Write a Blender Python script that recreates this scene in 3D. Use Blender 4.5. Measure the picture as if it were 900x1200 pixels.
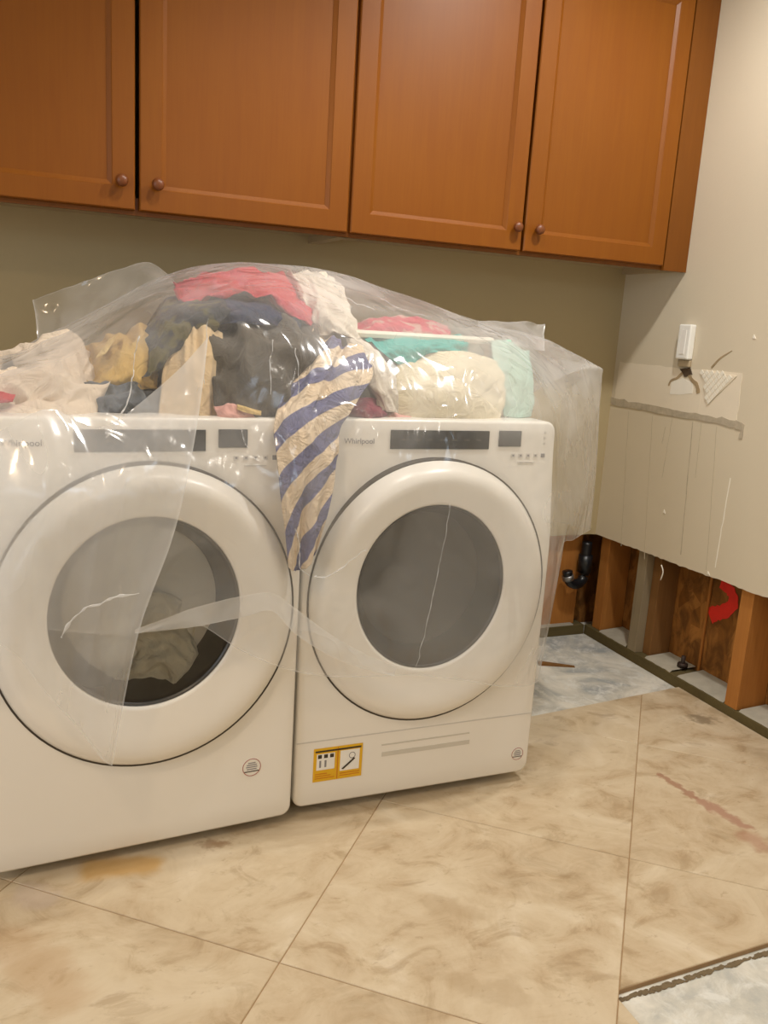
import bpy, bmesh, math, random
from mathutils import Vector, Matrix, noise, Quaternion
random.seed(7)
S = bpy.context.scene
for o in list(bpy.data.objects): bpy.data.objects.remove(o)
COL = S.collection

# ------------------------------------------------------------------ camera
cd = bpy.data.cameras.new('camera'); cam = bpy.data.objects.new('camera', cd); COL.objects.link(cam)
cd.sensor_fit = 'VERTICAL'; cd.sensor_height = 36.0; cd.lens = 36.0 * 1003 / 1200; cd.clip_start = .05
M4 = Matrix(((0.9234961, 0.02556787, -0.38275479), (-0.37869746, 0.21989932, -0.89901754), (0.06118156, 0.97518746, 0.21275865))).to_4x4()
M4.translation = (-0.59451, -1.86348, 1.23393)
cam.matrix_world = M4
S.camera = cam
# ------------------------------------------------------------------ world, view, lights
S.view_settings.view_transform = 'Standard'; S.view_settings.look = 'None'
S.view_settings.gamma = 1.0; S.view_settings.use_curve_mapping = False
S.view_settings.exposure = 0.0
S.cycles.transparent_max_bounces = 24
S.cycles.max_bounces = 8
w = bpy.data.worlds.new('world'); S.world = w; w.use_nodes = True
w.node_tree.nodes['Background'].inputs[0].default_value = (.75, .85, 1, 1)
w.node_tree.nodes['Background'].inputs[1].default_value = .5
CEIL = 2.72
def light(kind, loc, rot, energy, color, size=.1, sy=None, name='light', spot=None):
    l = bpy.data.lights.new(name, kind); l.energy = energy; l.color = color
    if kind == 'AREA':
        l.shape = 'RECTANGLE' if sy else 'DISK'; l.size = size
        if sy: l.size_y = sy
    elif kind == 'SPOT':
        l.shadow_soft_size = size; l.spot_size = math.radians(spot or 150); l.spot_blend = .6
    else: l.shadow_soft_size = size
    o = bpy.data.objects.new(name, l); COL.objects.link(o); o.location = loc; o.rotation_euler = rot
    return o
WARM = (1, .91, .80)
WARM2 = (1, .74, .48)
CANS = [(.15, -.16, 8, WARM, 118), (1.0, -.24, 15, (1, .97, .93), 166), (-1.3, -1.7, 11, WARM2, 150), (.9, -1.9, 2, WARM, 130)]  # second lamp is added to brighten the upper right wall
for (x, y, e, c_, sp) in CANS:
    light('SPOT', (x, y, CEIL - .03), (0, 0, 0), e*6, c_, .06, name='downlight_lamp', spot=sp)
light('AREA', (-2.58, -1.55, 1.62), (math.radians(90), 0, math.radians(-90)), 27, (.84, .92, 1), 1.5, 1.3, name='window_daylight')
light('AREA', (.55, -3.38, 2.15), (math.radians(78), 0, 0), 6, (.72, .86, 1), 1.1, .45, name='transom_daylight')

# ------------------------------------------------------------------ helpers
def setp(o, label=None, cat=None, group=None, kind=None):
    if label: o['label'] = label
    if cat: o['category'] = cat
    if group: o['group'] = group
    if kind: o['kind'] = kind
    return o
def empty(name, loc=(0,0,0), rz=0, label=None, cat=None, group=None):
    o = bpy.data.objects.new(name, None); COL.objects.link(o); o.location = loc; o.rotation_euler = (0,0,rz)
    o.empty_display_size = .1
    return setp(o, label, cat, group)
def mk(name, verts, faces, mat, parent=None, smooth=True, uvs=None):
    me = bpy.data.meshes.new(name); me.from_pydata([tuple(v) for v in verts], [], faces); me.update()
    if uvs:
        ul = me.uv_layers.new(name='UVMap')
        for l in me.loops: ul.data[l.index].uv = uvs[l.vertex_index]
    if mat: me.materials.append(mat)
    if smooth:
        for p in me.polygons: p.use_smooth = True
    o = bpy.data.objects.new(name, me); COL.objects.link(o)
    if parent: o.parent = parent
    return o
def fixn(o):
    bm = bmesh.new(); bm.from_mesh(o.data); bmesh.ops.recalc_face_normals(bm, faces=bm.faces); bm.to_mesh(o.data); bm.free(); return o
def from_bm(name, bm, mat, parent=None, smooth=False):
    bmesh.ops.recalc_face_normals(bm, faces=bm.faces)
    me = bpy.data.meshes.new(name); bm.to_mesh(me); bm.free()
    if mat: me.materials.append(mat)
    for p in me.polygons: p.use_smooth = smooth
    o = bpy.data.objects.new(name, me); COL.objects.link(o)
    if parent: o.parent = parent
    return o
def bmbox(bm, lo, hi, bev=0):
    r = bmesh.ops.create_cube(bm, size=1.0)
    vs = r['verts']
    for v in vs:
        for i in range(3): v.co[i] = lo[i] + (v.co[i] + .5) * (hi[i] - lo[i])
    if bev:
        es = list({e for v in vs for e in v.link_edges})
        bmesh.ops.bevel(bm, geom=es, offset=bev, segments=2, affect='EDGES', profile=.5)
def box(name, lo, hi, mat, parent=None, bev=0):
    bm = bmesh.new(); bmbox(bm, lo, hi, bev); return from_bm(name, bm, mat, parent)
def lathe_y(name, rings, mat, parent, n=96, cap=False, smooth=True):
    """rings: (cx, cz, rx, rz, y) ellipses stacked along y"""
    v = []; f = []
    for (cx, cz, rx, rz, y) in rings:
        for i in range(n):
            a = 2*math.pi*i/n; v.append((cx + rx*math.cos(a), y, cz + rz*math.sin(a)))
    for k in range(len(rings)-1):
        for i in range(n):
            j = (i+1) % n; f.append((k*n+i, k*n+j, (k+1)*n+j, (k+1)*n+i))
    if cap: f.append(tuple(range((len(rings)-1)*n, len(rings)*n)))
    return fixn(mk(name, v, f, mat, parent, smooth))
def tube(name, pts, r, mat, parent=None, n=12, closed=False):
    P = [Vector(p) for p in pts]; v = []; f = []
    up = Vector((.13, .21, .97)).normalized(); rr = r if isinstance(r, (list, tuple)) else [r]*len(P)
    for i, p in enumerate(P):
        t = (P[min(i+1, len(P)-1)] - P[max(i-1, 0)]).normalized()
        a = t.cross(up)
        if a.length < .2: a = t.cross(Vector((1,0,0)))
        a.normalize(); b = t.cross(a)
        for k in range(n):
            q = 2*math.pi*k/n; v.append(p + (a*math.cos(q) + b*math.sin(q))*rr[i])
    for i in range(len(P)-1):
        for k in range(n):
            l = (k+1) % n; f.append((i*n+k, i*n+l, (i+1)*n+l, (i+1)*n+k))
    f.append(tuple(range(n))[::-1]); f.append(tuple(range((len(P)-1)*n, len(P)*n)))
    return fixn(mk(name, v, f, mat, parent))
def smoothpts(pts, k=6):
    P = [Vector(p) for p in pts]; out = []
    for i in range(len(P)-1):
        for j in range(k): out.append(cr(P[max(i-1,0)], P[i], P[i+1], P[min(i+2,len(P)-1)], j/k))
    out.append(P[-1]); return out
def cr(a, b, c, d, t):
    t2 = t*t; t3 = t2*t
    return .5*((2*b) + (c-a)*t + (2*a-5*b+4*c-d)*t2 + (3*b-a-3*c+d)*t3)
def gridpos(G, u, v):
    """G rows of control points; u along columns 0..1, v along rows 0..1"""
    R = len(G); Cn = len(G[0])
    fv = v*(R-1); i = min(int(fv), R-2); tv = fv-i
    fu = u*(Cn-1); j = min(int(fu), Cn-2); tu = fu-j
    rows = []
    for k in (i-1, i, i+1, i+2):
        k = max(0, min(R-1, k)); r = G[k]
        rows.append(cr(r[max(j-1,0)], r[j], r[j+1], r[min(j+2,Cn-1)], tu))
    return cr(*rows, tv)
def ridged(x, y, z):
    return 1 - abs(noise.noise(Vector((x, y, z))))*2
def text(name, s, size, mat, parent, loc, rot, ext=.0004):
    c = bpy.data.curves.new(name, 'FONT'); c.body = s; c.size = size; c.extrude = ext; c.align_x = 'LEFT'; c.align_y = 'CENTER'
    o = bpy.data.objects.new(name, c); COL.objects.link(o)
    bpy.context.view_layer.update()
    me = bpy.data.meshes.new_from_object(o.evaluated_get(bpy.context.evaluated_depsgraph_get()))
    bpy.data.objects.remove(o); me.name = name; me.materials.clear(); me.materials.append(mat)
    o = bpy.data.objects.new(name, me); COL.objects.link(o); o.parent = parent; o.location = loc; o.rotation_euler = rot
    return o

# ------------------------------------------------------------------ materials
def srgb(r, g, b):
    def f(c):
        c /= 255.0
        return c/12.92 if c <= .04045 else ((c+.055)/1.055)**2.4
    return (f(r), f(g), f(b), 1)
class NT:
    def __init__(s, name):
        s.m = bpy.data.materials.new(name); s.m.use_nodes = True; s.t = s.m.node_tree
        s.t.nodes.clear(); s.out = s.n('ShaderNodeOutputMaterial')
    def n(s, typ, **kw):
        x = s.t.nodes.new(typ)
        for k, v in kw.items():
            if k.startswith('i_'): x.inputs[k[2:].replace('_', ' ')].default_value = v
            else: setattr(x, k, v)
        return x
    def l(s, a, b): s.t.links.new(a, b)
    def mix(s, fac, a, b, mode='MIX'):
        x = s.n('ShaderNodeMix', data_type='RGBA', blend_type=mode)
        for sock, val in ((x.inputs[0], fac), (x.inputs[6], a), (x.inputs[7], b)):
            if hasattr(val, 'is_linked'): s.l(val, sock)
            else: sock.default_value = val
        return x.outputs[2]
    def math(s, op, a, b=0.0, clamp=False):
        x = s.n('ShaderNodeMath', operation=op, use_clamp=clamp)
        for sock, val in ((x.inputs[0], a), (x.inputs[1], b)):
            if hasattr(val, 'is_linked'): s.l(val, sock)
            else: sock.default_value = val
        return x.outputs[0]
    def noise(s, vec, scale, detail=4, rough=.55, dist=0):
        x = s.n('ShaderNodeTexNoise'); x.inputs['Scale'].default_value = scale; x.inputs['Detail'].default_value = detail
        x.inputs['Roughness'].default_value = rough; x.inputs['Distortion'].default_value = dist
        if vec: s.l(vec, x.inputs['Vector'])
        return x.outputs[0]
    def ramp(s, fac, stops):
        x = s.n('ShaderNodeValToRGB'); s.l(fac, x.inputs[0]); e = x.color_ramp.elements
        while len(e) < len(stops): e.new(.5)
        for el, (p, c) in zip(e, stops): el.position = p; el.color = c if len(c) == 4 else (*c, 1)
        return x.outputs[0]
    def bump(s, h, strength=.3, dist=.01):
        x = s.n('ShaderNodeBump'); x.inputs['Strength'].default_value = strength; x.inputs['Distance'].default_value = dist; s.l(h, x.inputs['Height']); return x.outputs[0]
    def pbr(s, col, rough=.5, metal=0, normal=None, spec=.5, **kw):
        b = s.n('ShaderNodeBsdfPrincipled')
        for k, val in (('Base Color', col), ('Roughness', rough), ('Metallic', metal), ('Specular IOR Level', spec)):
            if hasattr(val, 'is_linked'): s.l(val, b.inputs[k])
            else: b.inputs[k].default_value = val
        if normal: s.l(normal, b.inputs['Normal'])
        for k, v in kw.items(): b.inputs[k].default_value = v
        s.l(b.outputs[0], s.out.inputs[0]); return b
    def pos(s): return s.n('ShaderNodeNewGeometry').outputs['Position']
    def obj(s): return s.n('ShaderNodeTexCoord').outputs['Object']
    def mapv(s, vec, scale=(1,1,1), loc=(0,0,0), rot=(0,0,0)):
        x = s.n('ShaderNodeMapping'); s.l(vec, x.inputs[0]); x.inputs[1].default_value = loc; x.inputs[2].default_value = rot; x.inputs[3].default_value = scale; return x.outputs[0]
def plain(name, c, rough=.5, metal=0, spec=.5, var=.06, scale=8, bump=0):
    t = NT(name); v = t.pos(); nz = t.noise(v, scale, 4)
    d = tuple(x*(1-var) for x in c[:3])+(1,); e = tuple(min(1, x*(1+var)) for x in c[:3])+(1,)
    col = t.mix(nz, d, e)
    t.pbr(col, rough, metal, t.bump(t.noise(v, scale*12, 3), bump, .002) if bump else None, spec); return t.m
def cloth(name, c, bump=.7, var=.12, c2=None, scale=5):
    t = NT(name); v = t.obj(); nz = t.noise(v, scale, 5, .6)
    d = tuple(x*(1-var) for x in c[:3])+(1,)
    col = t.mix(nz, d, c)
    if c2:
        k = t.ramp(t.noise(v, 16, 2, .5), [(.50, (0,0,0)), (.56, (1,1,1))]); col = t.mix(k, col, c2)
    h = t.math('ADD', t.noise(v, 16, 3, .55, 2.0), t.math('MULTIPLY', t.noise(v, 900, 1), .08))
    b = t.pbr(col, .92, 0, t.bump(h, bump, .02), .15)
    b.inputs['Sheen Weight'].default_value = .15
    return t.m

def m_wood(name, base, dark, light_, rough=.45, vertical=True, coat=.04):
    t = NT(name); v = t.pos()
    g = t.mapv(v, (9, 9, .8) if vertical else (.8, 9, 9))
    n1 = t.noise(g, 3.0, 6, .62, .6)
    n2 = t.noise(t.mapv(v, (60, 60, 2.2) if vertical else (2.2, 60, 60)), 3.0, 3, .6)
    n3 = t.noise(v, 2.2, 2)
    col = t.mix(t.ramp(n1, [(.25, (0,0,0)), (.75, (1,1,1))]), dark, base)
    col = t.mix(t.math('MULTIPLY', n3, .7), col, light_)
    col = t.mix(t.math('MULTIPLY', t.ramp(n2, [(.45, (0,0,0)), (.62, (1,1,1))]), .16), col, dark)
    b = t.pbr(col, rough, 0, t.bump(n2, .06, .002), .28)
    b.inputs['Coat Weight'].default_value = coat; b.inputs['Coat Roughness'].default_value = .22
    return t.m
M = {}
M['cab'] = m_wood('maple_stain', srgb(130,74,7), srgb(120,62,3), srgb(138,82,15))
M['cabdark'] = m_wood('maple_stain_frame', srgb(122,70,16), srgb(106,58,12), srgb(130,78,22))
M['knob'] = plain('knob_wood', srgb(112,60,24), .4)
M['under'] = plain('cabinet_liner', srgb(178,160,130), .6)
def m_wall(name='wall_paint', c=srgb(214,202,178)):
    t = NT(name); v = t.pos()
    col = t.mix(t.noise(v, 2.5, 3), tuple(x*.95 for x in c[:3])+(1,), c)
    h = t.math('ADD', t.noise(v, 120, 3, .6), t.math('MULTIPLY', t.noise(v, 30, 3), .8))
    t.pbr(col, .62, 0, t.bump(h, .12, .002), .25); return t.m
M['wall'] = m_wall()
M['wall_shaded'] = m_wall('wall_paint_shaded', srgb(180,164,128))  # same paint as the right wall, darkened for shade below the cabinets
M['ceil'] = plain('ceiling_paint', srgb(235,230,220), .8)
M['primer'] = plain('wall_patch_primer', srgb(228,216,194), .7, bump=.2)
M['gyp'] = plain('gypsum_edge', srgb(196,188,172), .9, bump=.4)
M['scuff'] = plain('wall_scuff', srgb(180,168,146), .9, var=.35, scale=40, bump=.4)
M['pencil'] = plain('wall_pencil_mark', srgb(190,178,154), .8, var=.1, scale=60)
M['chip'] = plain('white_chip', srgb(238,232,218), .6)
M['crack'] = plain('torn_paper_brown', srgb(164,142,108), .9, var=.4, scale=60)
M['enamel'] = plain('white_enamel', srgb(236,232,224), .22, var=.01)
M['enamel2'] = plain('white_plastic', srgb(236,232,224), .30, var=.01)
M['seal'] = plain('black_seal', srgb(66,60,52), .6)
M['bezel'] = plain('window_bezel', srgb(62,60,56), .35, var=.05)
M['drum'] = plain('drum_steel', srgb(36,33,29), .6, metal=.1)
M['display'] = plain('black_display', srgb(9,10,11), .35, var=.02)
M['display2'] = plain('grey_display', srgb(70,72,74), .4, var=.02)
M['grey'] = plain('grey_print', srgb(136,134,136), .6)
M['greyl'] = plain('light_grey_print', srgb(206,202,196), .5)
M['vent'] = plain('embossed_slot_shade', srgb(206,201,190), .4)
M['foot'] = plain('rubber_foot', srgb(30,30,30), .8)
M['yellow'] = plain('yellow_sticker', srgb(226,176,24), .5, var=.03)
M['orange'] = plain('orange_print', srgb(206,130,16), .5)
M['white'] = plain('white_print', srgb(238,236,230), .5)
M['blackp'] = plain('black_print', srgb(58,48,30), .5)
M['redp'] = plain('red_print', srgb(170,110,100), .5)
def m_glass(name, tint, amt, rough=.06):
    t = NT(name); g = t.n('ShaderNodeBsdfGlossy'); g.inputs['Roughness'].default_value = rough
    tr = t.n('ShaderNodeBsdfTransparent'); tr.inputs[0].default_value = tint
    df = t.n('ShaderNodeBsdfDiffuse'); df.inputs[0].default_value = (.12,.115,.105,1)
    m1 = t.n('ShaderNodeMixShader'); m1.inputs[0].default_value = amt; t.l(tr.outputs[0], m1.inputs[1]); t.l(df.outputs[0], m1.inputs[2])
    fr = t.n('ShaderNodeFresnel'); fr.inputs[0].default_value = 1.5
    m2 = t.n('ShaderNodeMixShader'); t.l(fr.outputs[0], m2.inputs[0]); t.l(m1.outputs[0], m2.inputs[1]); t.l(g.outputs[0], m2.inputs[2])
    t.l(m2.outputs[0], t.out.inputs[0]); return t.m
M['glassw'] = m_glass('washer_window_glass', (.86,.86,.84,1), .05)
M['glassd'] = m_glass('dryer_window_glass', (.45,.44,.42,1), .35)
def m_film(name, a0=.02, a1=.25, bumps=.32, edge=.35, glossr=.14):
    t = NT(name); v = t.obj(); uv = t.n('ShaderNodeTexCoord').outputs['UV']
    n1 = t.noise(v, 3.2, 2, .5, .9)
    n2 = t.noise(t.mapv(v, (7, 7, 1.6)), 1.0, 1, .5, .3)
    a = t.math('ADD', t.math('MULTIPLY', n1, .82), t.math('MULTIPLY', n2, .18))
    al = t.n('ShaderNodeMapRange'); t.l(a, al.inputs[0]); al.inputs[1].default_value = .36; al.inputs[2].default_value = .66; al.inputs[3].default_value = a0; al.inputs[4].default_value = a1
    sp = t.n('ShaderNodeSeparateXYZ'); t.l(uv, sp.inputs[0])
    # uv.x = 1 along free edges (doubled, curled hem is milkier)
    e = t.math('MULTIPLY', t.math('POWER', sp.outputs[0], 6.0), edge)
    alpha = t.math('ADD', al.outputs[0], e, True)
    lw = t.n('ShaderNodeLayerWeight'); lw.inputs[0].default_value = .35
    alpha = t.math('ADD', alpha, t.math('MULTIPLY', lw.outputs['Facing'], .30), True)
    msk = t.ramp(t.noise(v, 3.5, 2, .5), [(.48, (.10,.10,.10)), (.62, (1,1,1))])
    h = t.math('MULTIPLY', t.noise(t.mapv(v, (1, 1, .5)), 6.5, 1, .5, 1.8), 1.5)
    def glint_crease(sc, mp, p, dist):
        n_ = t.noise(t.mapv(v, mp), sc, 1, .4, dist); a_ = t.math('SUBTRACT', 1.0, t.math('ABSOLUTE', t.math('SUBTRACT', t.math('MULTIPLY', n_, 2.0), 1.0)), True)
        return t.math('POWER', a_, p)
    h2 = t.math('MULTIPLY', t.math('ADD', t.math('MULTIPLY', glint_crease(4.5, (1, 1, .35), 14, .6), .5), t.math('MULTIPLY', glint_crease(10, (1, 1, .6), 12, .8), .22)), msk)
    nb = t.bump(t.math('ADD', h, h2), bumps, .03)
    df = t.n('ShaderNodeBsdfDiffuse'); df.inputs[0].default_value = (.86,.87,.88,1); t.l(nb, df.inputs['Normal'])
    tl = t.n('ShaderNodeBsdfTranslucent'); tl.inputs[0].default_value = (.86,.87,.88,1); t.l(nb, tl.inputs['Normal'])
    m0 = t.n('ShaderNodeMixShader'); m0.inputs[0].default_value = .35; t.l(df.outputs[0], m0.inputs[1]); t.l(tl.outputs[0], m0.inputs[2])
    tr = t.n('ShaderNodeBsdfTransparent')
    m1 = t.n('ShaderNodeMixShader'); t.l(alpha, m1.inputs[0]); t.l(tr.outputs[0], m1.inputs[1]); t.l(m0.outputs[0], m1.inputs[2])
    g = t.n('ShaderNodeBsdfGlossy'); g.inputs['Roughness'].default_value = glossr; g.inputs[0].default_value = (1,1,1,1); t.l(nb, g.inputs['Normal'])
    lf = t.n('ShaderNodeLayerWeight'); lf.inputs[0].default_value = .5; t.l(nb, lf.inputs['Normal'])
    fr = t.math('ADD', t.math('MULTIPLY', t.math('POWER', lf.outputs['Facing'], 5.0), .45), .048, True)
    m2 = t.n('ShaderNodeMixShader'); t.l(fr, m2.inputs[0]); t.l(m1.outputs[0], m2.inputs[1]); t.l(g.outputs[0], m2.inputs[2])
    t.l(m2.outputs[0], t.out.inputs[0]); return t.m
M['film'] = m_film('plastic_film')
M['film2'] = m_film('plastic_film_fold', .26, .46, .25, .3)
M['film3'] = m_film('plastic_film_hem', .34, .52, .3, .15)

def m_tile():
    t = NT('travertine'); v = t.pos()
    oi = t.n('ShaderNodeObjectInfo'); off = t.n('ShaderNodeVectorMath', operation='SCALE'); 
    cmb = t.n('ShaderNodeCombineXYZ'); t.l(oi.outputs['Random'], cmb.inputs[0]); t.l(oi.outputs['Random'], cmb.inputs[1]); t.l(cmb.outputs[0], off.inputs[0]); off.inputs['Scale'].default_value = 17
    ad = t.n('ShaderNodeVectorMath', operation='ADD'); t.l(v, ad.inputs[0]); t.l(off.outputs[0], ad.inputs[1]); vv = ad.outputs[0]
    vs = t.mapv(vv, (1, 1.35, 1), rot=(0,0,.6))
    a = t.noise(vs, 2.6, 7, .62, 1.4); b = t.noise(vs, 8.0, 6, .65, 1.0); c = t.noise(vv, 38, 4, .6)
    col = t.ramp(a, [(.30, srgb(168,146,114)), (.42, srgb(188,166,134)), (.55, srgb(202,184,154)), (.68, srgb(218,204,180))])
    col = t.mix(t.ramp(b, [(.40, (0,0,0)), (.62, (.55,.55,.55))]), col, srgb(212,196,168))
    col = t.mix(t.math('MULTIPLY', t.ramp(b, [(.33, (1,1,1)), (.44, (0,0,0))]), .45), col, srgb(158,134,102))
    pits = t.ramp(t.noise(t.mapv(vv, (1,1.8,1), rot=(0,0,.4)), 26, 5, .7, .6), [(.62, (0,0,0)), (.70, (1,1,1))])
    col = t.mix(t.math('MULTIPLY', pits, .35), col, srgb(150,122,90))
    tint = t.math('ADD', t.math('MULTIPLY', oi.outputs['Random'], .10), .93)
    col = t.mix(1.0, col, t.n('ShaderNodeCombineColor').outputs[0], 'MIX') if False else col
    # veins, stains and a pale patch, each with its own place
    def seg(col, a, b, wdt, c, amt, wob=.02, ns=22, soft=.5):
        nz = t.n('ShaderNodeTexNoise'); nz.inputs['Scale'].default_value = ns; nz.inputs['Detail'].default_value = 4; t.l(v, nz.inputs['Vector'])
        s1 = t.n('ShaderNodeVectorMath', operation='SUBTRACT'); t.l(nz.outputs['Color'], s1.inputs[0]); s1.inputs[1].default_value = (.5,.5,.5)
        s2 = t.n('ShaderNodeVectorMath', operation='SCALE'); t.l(s1.outputs[0], s2.inputs[0]); s2.inputs['Scale'].default_value = wob*2
        s3 = t.n('ShaderNodeVectorMath', operation='ADD'); t.l(v, s3.inputs[0]); t.l(s2.outputs[0], s3.inputs[1])
        A = Vector((a[0], a[1], 0)); B = Vector((b[0], b[1], 0)); ang = math.atan2(B.y-A.y, B.x-A.x); L = (B-A).length
        mid = (A+B)/2
        mp = t.n('ShaderNodeVectorMath', operation='SUBTRACT'); t.l(s3.outputs[0], mp.inputs[0]); mp.inputs[1].default_value = mid
        r = t.mapv(mp.outputs[0], (1,1,1), rot=(0,0,-ang))
        sep = t.n('ShaderNodeSeparateXYZ'); t.l(r, sep.inputs[0])
        x = t.math('MAXIMUM', t.math('SUBTRACT', t.math('ABSOLUTE', sep.outputs[0]), L/2-wdt), 0)
        d = t.math('SQRT', t.math('ADD', t.math('MULTIPLY', x, x), t.math('MULTIPLY', sep.outputs[1], sep.outputs[1])))
        k = t.n('ShaderNodeMapRange'); k.interpolation_type = 'SMOOTHSTEP'; t.l(d, k.inputs[0]); k.inputs[1].default_value = wdt*(1-soft); k.inputs[2].default_value = wdt*(1+soft); k.inputs[3].default_value = amt; k.inputs[4].default_value = 0
        return t.mix(k.outputs[0], col, c)
    for s in FLOOR_MARKS: col = seg(col, *s)
    h = t.math('SUBTRACT', b, t.math('MULTIPLY', pits, .5))
    t.pbr(col, t.ramp(b, [(.3, (.42,.42,.42)), (.7, (.58,.58,.58))]), 0, t.bump(h, .10, .004), .35); return t.m
FLOOR_MARKS = [
 (((1.0874, -0.0699, 0.0000)), ((1.1033, -0.2195, 0.0000)), .012, srgb(160,116,92), .75, .03, 30),
 (((1.1033, -0.2195, 0.0000)), ((1.1368, -0.3889, 0.0000)), .018, srgb(166,118,98), .7, .035, 26),
 (((1.1050, -0.3914, -0.0000)), ((1.1072, -0.4885, 0.0000)), .03, srgb(176,132,108), .6, .03, 26),
 (((1.4692, 0.2159, 0.0000)), ((1.5195, 0.1493, 0.0000)), .035, srgb(110,92,66), .65, .05, 34),
 (((-0.5166, -0.0543, 0.0000)), ((-0.3330, -0.0786, 0.0000)), .035, srgb(190,146,72), .7, .03, 12),
 (((-0.2348, -0.0218, 0.0000)), ((-0.1803, -0.0565, 0.0000)), .02, srgb(140,104,70), .6, .04, 34),
 (((-0.6395, -0.0928, 0.0000)), ((-0.5558, -0.1485, 0.0000)), .035, srgb(190,172,156), .55, .05, 14),  # pale patch on the floor at far left
 (((-0.6704, -0.2079, 0.0000)), ((-0.5381, -0.4609, 0.0000)), .05, srgb(178,140,98), .35, .06, 12),
 (((0.1708, -0.3940, 0.0000)), ((0.3020, -0.4651, 0.0000)), .03, srgb(170,146,112), .4, .12, 9),
 (((0.1247, -0.6150, 0.0000)), ((0.2729, -0.6870, 0.0000)), .03, srgb(170,146,112), .4, .12, 9),
]
FLOOR_MARKS = [(a[:2], b[:2], *r) for a, b, *r in FLOOR_MARKS]
M['tile'] = m_tile()
M['grout'] = plain('grout', srgb(166,136,100), .95, var=.2, scale=30, bump=.5)
M['mortar'] = plain('broken_mortar', srgb(120,104,78), .95, var=.4, scale=40, bump=1)
def m_conc():
    t = NT('mortar_stained_concrete'); v = t.pos()
    a = t.noise(v, 4, 6, .62, 1.0); b = t.noise(v, 17, 6, .7, .5)
    col = t.ramp(a, [(.33, srgb(164,168,168)), (.46, srgb(198,196,186)), (.6, srgb(224,220,208))])
    col = t.mix(t.ramp(b, [(.5, (0,0,0)), (.66, (.8,.8,.8))]), col, srgb(228,228,222))
    t.pbr(col, .85, 0, t.bump(t.math('ADD', a, t.math('MULTIPLY', b, .5)), .6, .012), .2); return t.m
M['conc'] = m_conc()
M['framing'] = m_wood('framing_lumber', srgb(180,118,52), srgb(146,88,34), srgb(192,132,68), .8, True, 0)
M['framing2'] = m_wood('weathered_lumber', srgb(132,94,50), srgb(104,70,36), srgb(146,106,62), .85, True, 0)
M['studgrey'] = m_wood('grey_stud', srgb(146,132,106), srgb(124,110,86), srgb(160,146,120), .85, True, 0)
M['plate'] = m_wood('treated_plate', srgb(98,84,48), srgb(72,62,36), srgb(112,100,66), .9, False, 0)
def m_osb():
    t = NT('strand_board'); v = t.pos()
    vo = t.n('ShaderNodeTexVoronoi'); vo.inputs['Scale'].default_value = 1; t.l(t.mapv(v, (30, 26, 11)), vo.inputs['Vector'])
    n = t.noise(t.mapv(v, (1, 1, .6)), 14, 5, .65, 1)
    sv = t.n('ShaderNodeSeparateColor'); t.l(vo.outputs['Color'], sv.inputs[0])
    col = t.mix(sv.outputs[0], srgb(136,88,38), srgb(176,120,60)); col = t.mix(t.ramp(n, [(.42, (0,0,0)), (.62, (.9,.9,.9))]), col, srgb(104,68,32))
    t.pbr(col, .85, 0, t.bump(sv.outputs[1], .3, .004), .2); return t.m
M['osb'] = m_osb()
M['dust'] = plain('dusty_concrete', srgb(170,164,148), .95, var=.25, scale=20, bump=.8)
M['abs'] = plain('black_drain_plastic', srgb(24,26,30), .35)
M['clamp'] = plain('steel_clamp', srgb(150,150,150), .35, metal=.8)
M['red'] = plain('red_spray_paint', srgb(238,46,28), .6, var=.15, scale=30)
M['bolt'] = plain('rusty_steel', srgb(58,46,40), .6, metal=.4)
M['mesh'] = plain('white_mesh_tape', srgb(236,230,214), .7)
M['bracket'] = plain('white_switch_plastic', srgb(238,236,228), .35)

# ------------------------------------------------------------------ room shell
XR, YB = 1.59, 1.0
XL, YF = -2.6, -3.4
CUT0, CUT1 = .437, .455
slab = box('floor', (XL-.2, YF-.2, -.16), (XR+.4, YB+.4, -.012), M['conc']); slab['kind'] = 'structure'
ceil = box('ceiling', (XL-.2, YF-.2, CEIL), (XR+.4, YB+.4, CEIL+.12), M['ceil']); ceil['kind'] = 'structure'
def poly_prism(name, outline, axis, a, b, mat, parent=None):
    """outline of (s, z) points extruded along axis ('x': s=y, 'y': s=x) between a and b"""
    v = []; n = len(outline)
    for d in (a, b):
        for s, z in outline: v.append((d, s, z) if axis == 'x' else (s, d, z))
    f = [tuple(range(n)), tuple(range(2*n-1, n-1, -1))] + [(i, (i+1) % n, n+(i+1) % n, n+i) for i in range(n)]
    return fixn(mk(name, v, f, mat, parent, False))
def ragged(s0, s1, z0, z1, n, amp, seed):
    out = []
    for i in range(n+1):
        s = s0+(s1-s0)*i/n; z = z0+(z1-z0)*i/n
        out.append((s, z + amp*noise.noise(Vector((s*9, seed, 0))) + amp*.6*noise.noise(Vector((s*60, seed, 3)))))
    return out
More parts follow.
